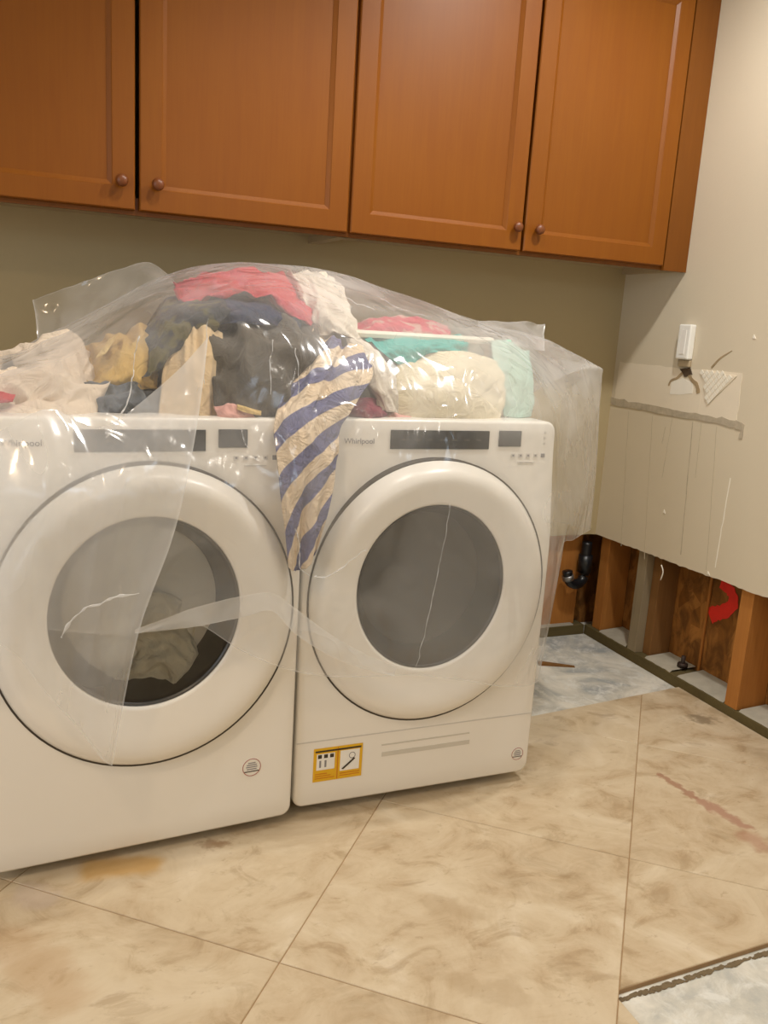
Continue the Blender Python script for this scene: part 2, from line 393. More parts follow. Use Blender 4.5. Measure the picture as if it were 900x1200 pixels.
# right wall: drywall above the flood cut, open framing below
o = ragged(YB, -1.2, CUT0, CUT0+(CUT1-CUT0)*2.2, 130, .006, 1.0)
wr = poly_prism('wall_right', o + [(-1.2, CEIL), (YB, CEIL)], 'x', XR, XR+.013, M['wall']); wr['kind'] = 'structure'
wr2 = box('wall_right', (XR, YF, 0), (XR+.1, -1.2, CEIL), M['wall']); wr2['kind'] = 'structure'
o = ragged(XL, XR+.002, CUT0, CUT0, 120, .004, 5.0)
wb = poly_prism('wall_back', o + [(XR+.002, CEIL), (XL, CEIL)], 'y', YB, YB+.013, M['wall_shaded']); wb['kind'] = 'structure'
bm = bmesh.new()
bmbox(bm, (XL-.1, YF-.1, 0), (-.05, YF, CEIL)); bmbox(bm, (1.15, YF-.1, 0), (XR+.2, YF, CEIL))
bmbox(bm, (-.05, YF-.1, 0), (1.15, YF, 1.88)); bmbox(bm, (-.05, YF-.1, 2.42), (1.15, YF, CEIL))
x = from_bm('wall_front', bm, M['wall']); x['kind'] = 'structure'
bm = bmesh.new()
for lo, hi in (((-.05, 1.88), (-.01, 2.42)), ((1.11, 1.88), (1.15, 2.42)), ((-.05, 1.88), (1.15, 1.92)), ((-.05, 2.38), (1.15, 2.42))): bmbox(bm, (lo[0], YF-.06, lo[1]), (hi[0], YF-.01, hi[1]))
x = from_bm('window_2', bm, M['bracket']); x['kind'] = 'structure'
# left wall with a window opening (outside the frame)
bm = bmesh.new(); wy0, wy1, wz0, wz1 = -2.35, -.75, .92, 2.32
bmbox(bm, (XL-.1, YF, 0), (XL, wy0, CEIL)); bmbox(bm, (XL-.1, wy1, 0), (XL, YB, CEIL))
bmbox(bm, (XL-.1, wy0, 0), (XL, wy1, wz0)); bmbox(bm, (XL-.1, wy0, wz1), (XL, wy1, CEIL))
x = from_bm('wall_left', bm, M['wall']); x['kind'] = 'structure'
bm = bmesh.new()
for lo, hi in (((wy0, wz0), (wy0+.05, wz1)), ((wy1-.05, wz0), (wy1, wz1)), ((wy0, wz0), (wy1, wz0+.05)), ((wy0, wz1-.05), (wy1, wz1))): bmbox(bm, (XL-.06, lo[0], lo[1]), (XL-.01, hi[0], hi[1]))
x = from_bm('window_1', bm, M['bracket']); x['kind'] = 'structure'

# the opened cavity below the cut : sheathing, studs, plates -> children of the walls they belong to
SH = XR+.145
box('sheathing_board', (SH, -1.2, -.012), (SH+.012, YB+.16, CEIL), M['osb'], wr)
box('bottom_plate', (XR+.013, -1.2, -.012), (XR+.135, YB+.02, .030), M['plate'], wr, .002)
def stud(y0, y1, mat, x0=XR+.016, x1=SH-.002, par=wr): return box('stud', (x0, y0, .030), (x1, y1, .62), mat, par, .002)
stud(.935, .99, M['framing'], x0=XR+.03)
stud(.685, .735, M['studgrey'])
x = box('stud', (XR+.05, .640, .030), (SH-.002, .683, .62), M['framing2'], wr, .002)
x = box('batten', (SH-.010, .462, .030), (SH-.002, .472, .62), M['framing'], wr, .002)
stud(.150, .205, M['framing'])
stud(-.33, -.28, M['framing'])
for y0, y1 in ((.745, .93), (.48, .635), (.21, .45), (-.27, .145)):
    v = []; f = []; n = 14
    for i in range(n+1):
        y = y0+.004+(y1-y0-.008)*i/n
        for xx, zz in ((XR+.020+.006*noise.noise(Vector((y*40,1,0))), .030), (XR+.028, .036+.004*noise.noise(Vector((y*30,2,0)))), (SH-.004, .042+.005*noise.noise(Vector((y*22,3,0))))): v.append((xx, y, zz))
    for i in range(n):
        for k in range(2): f.append((i*3+k, i*3+k+1, i*3+k+4, i*3+k+3))
    mk('mortar_dust', v, f, M['dust'], wr)
# back wall cavity
box('sheathing_board', (XL, YB+.145, -.012), (XR+.15, YB+.157, CEIL), M['osb'], wb)
box('bottom_plate', (XL, YB+.016, -.012), (XR+.010, YB+.135, .030), M['plate'], wb, .002)
for x0, x1, m in ((1.33, 1.563, M['framing']), (.95, .99, M['framing']), (.55, .59, M['framing2'])):
    box('stud', (x0, YB+.045, .030), (x1, YB+.12, .62), m, wb, .002)
box('mortar_dust', (1.0, YB+.018, .030), (1.545, YB+.044, .036), M['dust'], wb, .002)
# red sprayed mark on the sheathing
def ribbon_x(name, pts, width, x, th, mat, parent):
    """flat stroke on a plane of constant x"""
    P = smoothpts([(x, p[0], p[1]) for p in pts], 8); v = []; f = []; n = len(P)
    for i, p in enumerate(P):
        t = (P[min(i+1,n-1)]-P[max(i-1,0)]).normalized(); nn = Vector((0, -t.z, t.y))
        wd = (width[0]+(width[1]-width[0])*i/(n-1)) * (1+.25*noise.noise(Vector((i*.5, p.y*20, 0))))
        v += [p+nn*wd, p-nn*wd, p+nn*wd+Vector((-th,0,0)), p-nn*wd+Vector((-th,0,0))]
    for i in range(n-1):
        a = i*4; b = a+4
        f += [(a+2,a+3,b+3,b+2), (a,a+2,b+2,b), (a+1,b+1,b+3,a+3)]
    f += [(0,1,3,2), (4*n-4, 4*n-2, 4*n-1, 4*n-3)]
    return fixn(mk(name, v, f, mat, parent, False))
r0 = [(1.7350, 0.4258, 0.3878), (1.7350, 0.3775, 0.3770), (1.7350, 0.3536, 0.3397), (1.7350, 0.3865, 0.2962), (1.7350, 0.4327, 0.2705), (1.7350, 0.4554, 0.2527)]
o = ribbon_x('painted_mark', [(p[1], p[2]) for p in r0], (.018, .030), SH-.0005, .002, M['red'], wr); o['label'] = 'red spray painted hook mark on the exposed board'
for (p, q) in (((1.7350, 0.4649, 0.0281), (1.7350, 0.4756, 0.0824)), ((1.7350, 0.9377, 0.0238), (1.7350, 0.9446, 0.0599))):
    e = tube('anchor_bolt', [(p[0]-.06, p[1]+.03, .03), (p[0]-.06, p[1]+.03, .085)], .008, M['bolt'], wr, 8)
    tube('nut', [(p[0]-.06, p[1]+.03, .042), (p[0]-.06, p[1]+.03, .056)], .02, M['bolt'], e, 6)

# ------------------------------------------------------------------ marks on the right wall
def slabx(name, outline, th, mat, parent=wr, x0=XR):
    v = []; n = len(outline)
    for d in (x0+.0005, x0-th):
        for s, z in outline: v.append((d, s, z))
    f = [tuple(range(n)), tuple(range(2*n-1, n-1, -1))] + [(i, (i+1) % n, n+(i+1) % n, n+i) for i in range(n)]
    return fixn(mk(name, v, f, mat, parent, False))
def yz(*ps): return [(p[1], p[2]) for p in ps]
def rough_outline(pts, k=5, amp=.003, seed=0):
    out = []
    for i in range(len(pts)):
        a = Vector(pts[i]+(0,)); b = Vector(pts[(i+1) % len(pts)]+(0,))
        for j in range(k):
            p = a.lerp(b, j/k); q = p + Vector((noise.noise(p*40+Vector((seed,0,0))), noise.noise(p*40+Vector((0,seed,9))), 0))*amp; out.append((q.x, q.y))
    return out
# skim-coated patch with slightly proud feathered border
slabx('wall_patch', rough_outline(yz((1.5900, 0.9698, 1.1498), (1.5900, 0.7028, 1.1475), (1.5900, 0.3283, 1.1530), (1.5900, 0.3191, 0.9933), (1.5900, 0.9794, 1.0001)), 8, .008, 2), .0012, M['primer'])
# torn grey line
slabx('torn_strip', rough_outline(yz((1.5900, 1.0025, 1.0046), (1.5900, 0.7707, 1.0018), (1.5900, 0.5824, 0.9973), (1.5900, 0.3196, 0.9961), (1.5900, 0.3078, 0.9748), (1.5900, 0.5777, 0.9733), (1.5900, 0.7658, 0.9764), (1.5900, 0.9865, 0.9788)), 8, .012, 4), .0025, M['scuff'])
slabx('torn_strip', rough_outline(yz((1.5900, 0.3239, 0.9984), (1.5900, 0.2839, 0.9864), (1.5900, 0.2860, 0.9409), (1.5900, 0.3007, 0.9388), (1.5900, 0.2994, 0.9703), (1.5900, 0.3215, 0.9673)), 3, .004, 5), .003, M['scuff'])
# pencil / score lines running down from the strip to the cut
for i, (a, b, w_, m) in enumerate((((1.5900, 0.8806, 0.9633), (1.5900, 0.8266, 0.4300), .0022, 'pencil'), ((1.5900, 0.7387, 0.9634), (1.5900, 0.6827, 0.4170), .002, 'pencil'), ((1.5900, 0.6306, 0.9668), (1.5900, 0.6429, 0.7421), .002, 'pencil'), ((1.5900, 0.5241, 0.9676), (1.5900, 0.4915, 0.4865), .0032, 'scuff'), ((1.5900, 0.4814, 0.9670), (1.5900, 0.4732, 0.7739), .002, 'pencil'), ((1.5900, 0.4070, 0.9647), (1.5900, 0.3580, 0.4674), .0022, 'pencil'), ((1.5900, 0.3121, 0.8040), (1.5900, 0.3208, 0.4875), .0035, 'chip'), ((1.5900, 0.6608, 0.9315), (1.5900, 0.6671, 0.8669), .003, 'pencil'))):
    n = 16; L = []; Rr = []
    for k in range(n+1):
        t_ = k/n; y = a[1]+(b[1]-a[1])*t_ + .003*noise.noise(Vector((k*.6, i, 0))); z = a[2]+(b[2]-a[2])*t_; wd = w_*(.5+.5*abs(noise.noise(Vector((k*.8, i*3, 5)))))
        L.append((y-wd, z)); Rr.append((y+wd, z))
    slabx('score_line', L+Rr[::-1], .0008, M[m])
# broken-out hole under the bracket, arcs of torn paper
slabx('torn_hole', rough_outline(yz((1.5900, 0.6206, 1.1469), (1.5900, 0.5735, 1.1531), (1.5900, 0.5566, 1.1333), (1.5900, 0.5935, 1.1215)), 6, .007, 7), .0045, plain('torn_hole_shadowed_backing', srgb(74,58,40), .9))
arc = [(1.5900, 0.6714, 1.0813), (1.5900, 0.6613, 1.1008), (1.5900, 0.6318, 1.1124), (1.5900, 0.6045, 1.1328), (1.5900, 0.5774, 1.1288), (1.5900, 0.5520, 1.1097), (1.5900, 0.5281, 1.0967), (1.5900, 0.5140, 1.0681)]
ribbon_x('torn_paper_arc', yz(*arc), (.003, .008), XR, .003, M['crack'], wr)
slabx('plaster_fill', rough_outline(yz((1.5900, 0.6647, 1.0943), (1.5900, 0.6048, 1.1115), (1.5900, 0.5508, 1.1038), (1.5900, 0.5427, 1.0624), (1.5900, 0.6563, 1.0515)), 5, .006, 9), .0022, M['chip'])
slabx('plaster_fill', rough_outline(yz((1.5900, 0.6907, 1.0608), (1.5900, 0.5010, 1.0664), (1.5900, 0.5014, 0.9825), (1.5900, 0.6751, 0.9805)), 5, .004, 11), .0016, M['primer'])
ribbon_x('wall_crack', yz((1.5900, 0.4699, 1.1601), (1.5900, 0.4398, 1.1909), (1.5900, 0.4153, 1.2066), (1.5900, 0.3874, 1.2222)), (.004, .001), XR, .0015, M['crack'], wr)
for p in ((1.5900, 0.3439, 0.4591), (1.5900, 0.6050, 0.6200), (1.5900, 0.2967, 1.2702)): slabx('chip', rough_outline([(p[1]-.006, p[2]-.006), (p[1]+.006, p[2]-.004), (p[1]+.004, p[2]+.008)], 3, .004, p[2]), .002, M['chip'])
v = smoothpts([(1.5900, 0.5808, 0.4223), (1.5900, 0.5669, 0.3997), (1.5900, 0.5743, 0.3642)], 4); tube('hanging_shred', [(p.x-.004, p.y, p.z) for p in v], [.0024]*(len(v)-1)+[.001], M['chip'], wr, 5)
# triangular scrap of white woven mesh
tri = empty('mesh_scrap', (XR, (1.5900, 0.4353, 1.1076)[1], (1.5900, 0.4353, 1.1076)[2]), 0, 'small triangular scrap of white woven mesh stuck on the patched right wall', 'wall scrap')
A, B, Cc = [Vector((p[1]-tri.location.y, p[2]-tri.location.z)) for p in ((1.5900, 0.5135, 1.1513), (1.5900, 0.3483, 1.1403), (1.5900, 0.4650, 1.0315))]
Dd = Vector(A); 
def inside(p):
    def s(a, b): return (b.x-a.x)*(p.y-a.y)-(b.y-a.y)*(p.x-a.x)
    q = [s(A,B), s(B,Cc), s(Cc,A)]; return all(k >= 0 for k in q) or all(k <= 0 for k in q)
fixn(mk('backing', [(0,A.x,A.y),(0,B.x,B.y),(0,Cc.x,Cc.y),(-.004,A.x,A.y),(-.004,B.x,B.y),(-.004,Cc.x,Cc.y)], [(0,1,2),(5,4,3),(0,1,4,3),(1,2,5,4),(2,0,3,5)], M['primer'], tri, False))
bm = bmesh.new(); g = .017
for i in range(-14, 15):
    for j in range(-14, 15):
        u = (i+.5)*g; w_ = (j+.5)*g; c = math.cos(.75); s_ = math.sin(.75); p = Vector((u*c-w_*s_, u*s_+w_*c))
        if not inside(p): continue
        r = bmesh.ops.create_cube(bm, size=1)['verts']
        for vt in r:
            uu = vt.co.x*.0140; ww = vt.co.y*.0140; vt.co = Vector((-.0045+vt.co.z*.002, p.x+uu*c-ww*s_, p.y+uu*s_+ww*c))
so = from_bm('woven_squares', bm, M['mesh'], tri); so['kind'] = 'stuff'
# white bracket / switch housing on the wall
br = empty('wall_bracket', (XR, (1.5900, 0.5989, 1.2386)[1], (1.5900, 0.5989, 1.2386)[2]), 0, 'small white upright plastic bracket fixed above the torn hole in the wall', 'bracket')
box('housing', (-.026, -.031, -.058), (0, .031, .064), M['bracket'], br, .005)
box('slide', (-.0275, -.012, -.040), (-.0255, .012, .046), M['enamel2'], br, .002)
box('foot_tab', (-.012, -.030, -.084), (0, .030, -.060), M['under'], br, .003)

# drain pipe in the opened back wall
dp = empty('drain_pipe', (1.55, YB+.02, .03), 0, 'black plastic drain trap bending out of the opened back wall', 'pipe')
q = Vector(dp.location)
pts = [(1.562, YB+.01, .40), (1.562, YB+.01, .31), (1.560, YB+.005, .265), (1.545, YB-.002, .235), (1.515, YB-.008, .225), (1.485, YB-.010, .235), (1.468, YB-.012, .262), (1.462, YB-.012, .285)]
P_ = [p - q for p in smoothpts(pts, 6)]
tube('trap_bend', P_, .021, M['abs'], dp, 16)
tube('coupling', [Vector((1.562, YB+.01, .345))-q, Vector((1.562, YB+.01, .27))-q], .029, M['abs'], dp, 16)
tube('clamp', [Vector((1.472, YB-.012, .248))-q, Vector((1.465, YB-.012, .268))-q], .0245, M['clamp'], dp, 16)

# ------------------------------------------------------------------ floor tiles
A0 = math.radians(49.6); U = Vector((math.cos(A0), math.sin(A0))); N = Vector((math.sin(A0), -math.cos(A0)))
PT = .640
def clip(poly, n, d):   # keep n.p <= d
    out = []
    for i in range(len(poly)):
        a = poly[i]; b = poly[(i+1) % len(poly)]; da = n.dot(a)-d; db = n.dot(b)-d
        if da <= 0: out.append(a)
        if da*db < 0: out.append(a.lerp(b, da/(da-db)))
    return out
def area(p): return abs(sum(p[i].x*p[(i+1) % len(p)].y-p[(i+1) % len(p)].x*p[i].y for i in range(len(p))))/2
def inset(p, d):
    c = sum(p, Vector((0,0)))/len(p); out = []; n = len(p)
    sgn = 1 if sum(p[i].x*p[(i+1) % n].y-p[(i+1) % n].x*p[i].y for i in range(n)) > 0 else -1
    for i in range(n):
        a = p[i-1]; b = p[i]; c2 = p[(i+1) % n]; e1 = (b-a).normalized(); e2 = (c2-b).normalized()
        n1 = Vector((-e1.y, e1.x))*sgn; n2 = Vector((-e2.y, e2.x))*sgn; k = 1+n1.dot(n2)
        out.append(b + (n1+n2)*(d/max(k, .3)))
    return out
def clean(p):
    o_ = []
    for q_ in p:
        if not o_ or (q_-o_[-1]).length > .004: o_.append(q_)
    if len(o_) > 2 and (o_[0]-o_[-1]).length < .004: o_.pop()
    return o_
Ln = Vector((-.10, 1)); Ln_d = Ln.dot(Vector((.945, .357)))
GB = bmesh.new(); tiles = []
for i in range(-7, 8):
    for j in range(-9, 6):
        p = [N*(.179+PT*(i+a)) + U*(-.462+PT*(j+b)) for a, b in ((0,0),(1,0),(1,1),(0,1))]
        for n_, d_ in ((Vector((1,0)), XR+.012), (Vector((-1,0)), -XL), (Vector((0,1)), YB), (Vector((0,-1)), -YF)):
            p = clip(p, n_, d_)
            if len(p) < 3: break
        if len(p) < 3: continue
        pcs = []
        a = clip(p, Ln, Ln_d)
        b = clip(clip(p, -Ln, -Ln_d), Vector((1,0)), .75) if len(p) > 2 else []
        if len(b) > 2: pcs.append(b)
        if len(a) > 2:
            cx = sum(a, Vector((0,0)))/len(a)
            if max(q_.x for q_ in a) > .44 and min(q_.y for q_ in a) < -.75 and N.dot(cx) > .819:
                c1 = clip(a, Vector((.02,-1)), .751); c2 = clip(clip(a, Vector((-.02,1)), -.751), Vector((1,0)), .428)
                pcs += [c for c in (c1, c2) if len(c) > 2]
            else: pcs.append(a)
        for k in pcs:
            k = clean(k)
            if len(k) < 3 or area(k) < .0006: continue
            g = [GB.verts.new((q_.x, q_.y, -.0022)) for q_ in k]; gl = [GB.verts.new((q_.x, q_.y, -.0125)) for q_ in k]
            GB.faces.new(g)
            for m_ in range(len(g)): GB.faces.new((g[m_], g[(m_+1) % len(g)], gl[(m_+1) % len(g)], gl[m_]))
            k1 = inset(k, .0011); k2 = inset(k, .0024); n = len(k)
            v = [(q_.x, q_.y, -.0115) for q_ in k1] + [(q_.x, q_.y, -.0012) for q_ in k1] + [(q_.x, q_.y, 0) for q_ in k2]
            f = [tuple(range(2*n, 3*n))] + [(a_, (a_+1) % n, n+(a_+1) % n, n+a_) for a_ in range(n)] + [(n+a_, n+(a_+1) % n, 2*n+(a_+1) % n, 2*n+a_) for a_ in range(n)]
            fixn(mk('tile', v, f, M['tile'], slab, False))
g = from_bm('grout', GB, M['grout'], slab); g['kind'] = 'stuff'
# crumbled mortar along the broken tile edge
bm = bmesh.new()
for i in range(420):
    x_ = .435+1.16*random.random()**1.0; y_ = -.7615+.02*x_ - abs(random.gauss(0, .004)); s_ = random.uniform(.003, .007)
    r = bmesh.ops.create_icosphere(bm, subdivisions=1, radius=s_)['verts']
    for vt in r: vt.co = Vector((x_+vt.co.x*random.uniform(.8,2.2), y_+vt.co.y*.8, -.0115+max(0, vt.co.z)*.5))
o = from_bm('broken_mortar', bm, M['mortar'], slab); o['kind'] = 'stuff'

# ------------------------------------------------------------------ wall cabinets
ZB = 1.485; ZT = 2.40; YD = .655
def door(x0, x1, par, ox):
    z0, z1 = ZB+.012, ZT-.012; st = .058; bv = .013
    def rr(x0, x1, z0, z1, y): return [(x0-ox, y, z0), (x1-ox, y, z0), (x1-ox, y, z1), (x0-ox, y, z1)]
    L = [rr(x0, x1, z0, z1, YD+.020), rr(x0, x1, z0, z1, YD+.003), rr(x0+.003, x1-.003, z0+.003, z1-.003, YD),
         rr(x0+st, x1-st, z0+st, z1-st, YD), rr(x0+st+.002, x1-st-.002, z0+st+.002, z1-st-.002, YD+.002), rr(x0+st+bv, x1-st-bv, z0+st+bv, z1-st-bv, YD+.009), rr(x0+st+bv, x1-st-bv, z0+st+bv, z1-st-bv, YD+.012)]
    v = [p for l in L for p in l]; f = []
    for k in range(len(L)-1):
        for i in range(4): f.append((k*4+i, k*4+(i+1) % 4, (k+1)*4+(i+1) % 4, (k+1)*4+i))
    f.append((3,2,1,0))
    d = fixn(mk('door', v, f, M['cab'], par, False))
    box('panel', (x0+st+.006-ox, YD+.010, z0+st+.006), (x1-st-.006-ox, YD+.018, z1-st-.006), M['cab'], d)
    return d
def knob(x, z, d, ox):
    rings = [(x-ox, z, .007, .007, YD+.002), (x-ox, z, .007, .007, YD-.008), (x-ox, z, .013, .013, YD-.013), (x-ox, z, .0165, .0165, YD-.019), (x-ox, z, .0160, .0160, YD-.024), (x-ox, z, .012, .012, YD-.029), (x-ox, z, .006, .006, YD-.0315), (x-ox, z, .001, .001, YD-.032)]
    lathe_y('knob', rings, M['knob'], d, 24, True)
def cabinet(x0, x1, doors, knobs, label, filler=None):
    c = empty('wall_cabinet', (x0, 0, 0), 0, label, 'cabinet', 'wall cabinets above the machines'); ox = x0
    bm = bmesh.new()
    bmbox(bm, (0, YD+.022, ZB), (.018, YB, ZT)); bmbox(bm, (x1-x0-.018, YD+.022, ZB), (x1-x0, YB, ZT))
    bmbox(bm, (.018, YD+.022, ZT-.018), (x1-x0-.018, YB, ZT)); bmbox(bm, (.018, YD+.040, ZB+.022), (x1-x0-.018, YB, ZB+.040))
    from_bm('body', bm, M['under'], c)
    bm = bmesh.new()
    bmbox(bm, (0, YD+.021, ZB), (x1-x0, YD+.040, ZB+.045)); bmbox(bm, (0, YD+.021, ZT-.045), (x1-x0, YD+.040, ZT))
    bmbox(bm, (0, YD+.021, ZB+.045), (.04, YD+.040, ZT-.045)); bmbox(bm, (x1-x0-.04, YD+.021, ZB+.045), (x1-x0, YD+.040, ZT-.045))
    from_bm('face_frame', bm, M['cabdark'], c)
    for (a, b), k in zip(doors, knobs): knob(k, ZB+.082, door(a, b, c, ox), ox)
    if filler: box('filler_strip', (filler[0]-ox, YD+.005, ZB-.002), (filler[1]-ox, YD+.021, ZT), M['cabdark'], c)
    return c
cabinet(-.918, .3065, [(-.915, -.309), (-.297, .302)], [-.345, -.251], 'left orange maple wall cabinet, double-doored, over the washer', None)
cabinet(.3075, XR-.001, [(.312, .901), (.911, 1.482)], [.874, .955], 'right orange maple wall cabinet with filler strip, reaching the right wall', (1.489, XR-.001))

# ------------------------------------------------------------------ washer and dryer
W = .686; TOPZ = 1.014; BZ = .030
def yf(z):
    t = max(0, min(1, (z-.66)/.34)); return .030*t*t*(3-2*t)*1.0 + (.0 if z < .9 else 0)
DC = (.342, .577); DR = (.325, .342); WC = (.330, .602); WRr = (.200, .210)
def machine(kind, loc, rz, label, cat):
    e = empty(kind, loc, rz, label, cat)
    # body shell behind the front panel
    box('body', (.004, .045, BZ+.01), (W-.004, .80, TOPZ-.022), M['enamel'], e, .006)
    box('top_panel', (.001, .050, TOPZ-.022), (W-.001, .805, TOPZ-.002), M['enamel'], e, .008)
    # front panel: rounded outline, round door opening
    n = 128; rad = .026; hx, hz = W/2, (TOPZ-BZ)/2; cx, cz = W/2, (TOPZ+BZ)/2
    def outl(a, ins):
        # ray from centre to rounded rectangle
        c_, s_ = math.cos(a), math.sin(a); X_, Z_ = hx-ins, hz-ins; r = rad-ins*.5
        k = min(X_/max(abs(c_),1e-6), Z_/max(abs(s_),1e-6)); px, pz = c_*k, s_*k
        if abs(px) > X_-r and abs(pz) > Z_-r:
            # corner: solve for intersection with the arc
            ccx, ccz = math.copysign(X_-r, px), math.copysign(Z_-r, pz)
            b_ = c_*ccx+s_*ccz; q_ = ccx*ccx+ccz*ccz-r*r; k = b_+math.sqrt(max(b_*b_-q_, 0)); px, pz = c_*k, s_*k
        return cx+px, cz+pz
    angs = []
    ca = math.atan2(hz, hx)
    for k in range(n): angs.append(2*math.pi*k/n)
    for s_ in (ca, math.pi-ca, math.pi+ca, 2*math.pi-ca):
        for d in (-.03, -.02, -.01, .0, .01, .02, .03): angs.append(s_+d)
    angs = sorted(angs); n = len(angs)
    v = []; f = []
    hole = [(DC[0]+(DR[0]-.02)*math.cos(a), DC[1]+(DR[1]-.02)*math.sin(a)) for a in angs]
    loops = []
    loops.append([(x_, yf(z_)+.045, z_) for x_, z_ in (outl(a, 0) for a in angs)])
    loops.append([(x_, yf(z_)+.007, z_) for x_, z_ in (outl(a, 0) for a in angs)])
    loops.append([(x_, yf(z_)+.002, z_) for x_, z_ in (outl(a, .002) for a in angs)])
    loops.append([(x_, yf(z_), z_) for x_, z_ in (outl(a, .007) for a in angs)])
    o2 = [outl(a, .007) for a in angs]
    for t_ in (.2, .4, .6, .8, 1.0):
        loops.append([(a_[0]+(b_[0]-a_[0])*t_, yf(a_[1]+(b_[1]-a_[1])*t_), a_[1]+(b_[1]-a_[1])*t_) for a_, b_ in zip(o2, hole)])
    for l in loops: v += l
    for k in range(len(loops)-1):
        for i in range(n): f.append((k*n+i, k*n+(i+1) % n, (k+1)*n+(i+1) % n, (k+1)*n+i))
    fixn(mk('front_panel', v, f, M['enamel'], e))
    # dark seal ring around the door
    lathe_y('door_seal', [(DC[0], DC[1], DR[0]+.004, DR[1]+.004, .038), (DC[0], DC[1], DR[0]+.004, DR[1]+.004, -.0015), (DC[0], DC[1], DR[0]-.006, DR[1]-.006, -.0015), (DC[0], DC[1], DR[0]-.008, DR[1]-.008, .03)], M['seal'], e)
    prof = [(1.0, .036), (1.0, -.001), (.988, -.008), (.970, -.018), (.948, -.029), (.922, -.037), (.89, -.042), (.85, -.044), (.79, -.042), (.71, -.038), (.65, -.035), (.628, -.034), (.618, -.028), (.615, -.015)]
    rings = []
    for s_, y in prof:
        t_ = max(0, min(1, (1-s_)/(1-.615))); t_ = t_*t_*(3-2*t_)
        rings.append((DC[0]+(WC[0]-DC[0])*t_, DC[1]+(WC[1]-DC[1])*t_, DR[0]*s_, DR[1]*s_, y))
    d = lathe_y('door', rings, M['enamel2'], e)
    # a shallow grip recess on the right side of the door ring
    bz = lathe_y('window_bezel', [(WC[0], WC[1], .201, .211, -.031), (WC[0], WC[1], .196, .206, -.029), (WC[0], WC[1], .190, .200, -.010), (WC[0], WC[1]+.002, .168, .178, .035), (WC[0], WC[1]+.002, .162, .172, .10)], M['bezel'], d)
    gl = [(WC[0], WC[1], .199*k_, .209*k_, -.0255-.012*(1-k_*k_)) for k_ in (1, .95, .85, .7, .5, .3, .12, .01)]
    lathe_y('window_glass', gl, M['glassw' if kind == 'washing_machine' else 'glassd'], d, cap=True)
    lathe_y('drum', [(WC[0], WC[1], .19, .20, .095), (WC[0], WC[1], .25, .26, .13), (WC[0], WC[1], .25, .26, .42), (WC[0], WC[1], .20, .21, .46), (WC[0], WC[1], .01, .01, .46)], M['drum'], e, cap=True)
    for x_ in (.06, W-.06):
        for y_ in (.09, .72): lathe = tube('foot', [(x_, y_, 0), (x_, y_, .045)], .022, M['foot'], e, 14)
    # console
    def on(z): return yf(z)-.0008
    def plate(name, x0, x1, z0, z1, mat, th=.0012, par=e, lab=None):
        y0, y1 = on(z0), on(z1)
        v = [(x0, y0+.001, z0), (x1, y0+.001, z0), (x1, y1+.001, z1), (x0, y1+.001, z1), (x0, y0-th, z0), (x1, y0-th, z0), (x1, y1-th, z1), (x0, y1-th, z1)]
        o = fixn(mk(name, v, [(0,1,2,3),(7,6,5,4),(0,1,5,4),(1,2,6,5),(2,3,7,6),(3,0,4,7)], mat, par, False))
        if lab: o['label'] = lab
        return o
    sh = 0 if kind == 'dryer' else -.024
    D = plate('control_display', .216+sh, .487+sh, .943, .989, M['display'], .002)
    for i in range(7):
        x_ = .245+sh+i*.034; plate('indicator', x_, x_+.016, .964, .968, M['seal'], .0026, D)
    D2 = plate('start_pad', .516+sh, .581+sh, .950, .990, M['display2'], .002)
    plate('indicator', .536+sh, .560+sh, .968, .972, M['display2'], .0026, D2)
    for i in range(5):
        x_ = .555+sh*1.2+i*.0225; b_ = plate('button_icon', x_, x_+.011, .922, .932, M['grey'] if i == 4 else M['greyl'], .0008)
        plate('icon_mark', x_+.003, x_+.008, .925, .929, M['grey'], .001, b_)
    plate('button_caption', .575+sh, .625+sh, .908, .911, M['greyl'], .0008)
    for i in range(3): plate('side_icon', .651+sh, .656+sh, .955+i*.014, .961+i*.014, M['greyl'], .0008)
    text('maker_name', 'Whirlpool', .0185, M['grey'], e, ((.097 if kind == 'dryer' else .054), on(.960)-.0008, .961), (math.radians(90-4), 0, 0))
    # round approval sticker
    sx, sz = (.649, .088) if kind == 'dryer' else (.581, .179)
    r_ = .0185 if kind == 'dryer' else .023
    st = lathe_y('round_sticker', [(sx, sz, r_, r_, .001), (sx, sz, r_, r_, -.0008), (sx, sz, .001, .001, -.0008)], M['enamel'], e, 32, True, False)
    st['label'] = 'round white sticker with a thin red ring and grey print'
    tr = []
    for a_, b_, y_ in ((1.0, .001, -.0008), (1.0, 0, -.0014), (.92, 0, -.0014), (.92, 0, -.0008)): tr.append((sx, sz, r_*a_, r_*a_, y_))
    lathe_y('sticker_ring', tr, M['redp'], st, 32, False, False)
    for i, (w_, zz) in enumerate(((.40, .50), (.55, .27), (.60, .04), (.52, -.20), (.78, -.46))):
        plate('sticker_line', sx-r_*w_, sx+r_*w_, sz+r_*(zz-.05), sz+r_*(zz+.05), M['grey' if i < 4 else 'blackp'], .0007, st)
    if kind == 'dryer':
        plate('kick_seam', .002, W-.002, .2065, .2092, M['greyl'], .0002)
        for (x0, x1, z0, z1) in ((.233, .490, .171, .1745), (.235, .492, .140, .152)):
            plate('vent_slot', x0, x1, z0, z1, M['vent'], .0003)
        Y = plate('warning_sticker', .049, .180, .096, .187, M['yellow'], .001, lab='yellow warning sticker with two white pictograms')
        plate('divider', .1115, .1145, .098, .185, M['orange'], .0016, Y)
        plate('top_band', .053, .176, .1765, .181, M['blackp'], .0016, Y)
        A_ = plate('pictogram', .057, .105, .128, .172, M['white'], .0016, Y)
        B_ = plate('pictogram', .120, .172, .118, .174, M['white'], .0016, Y)
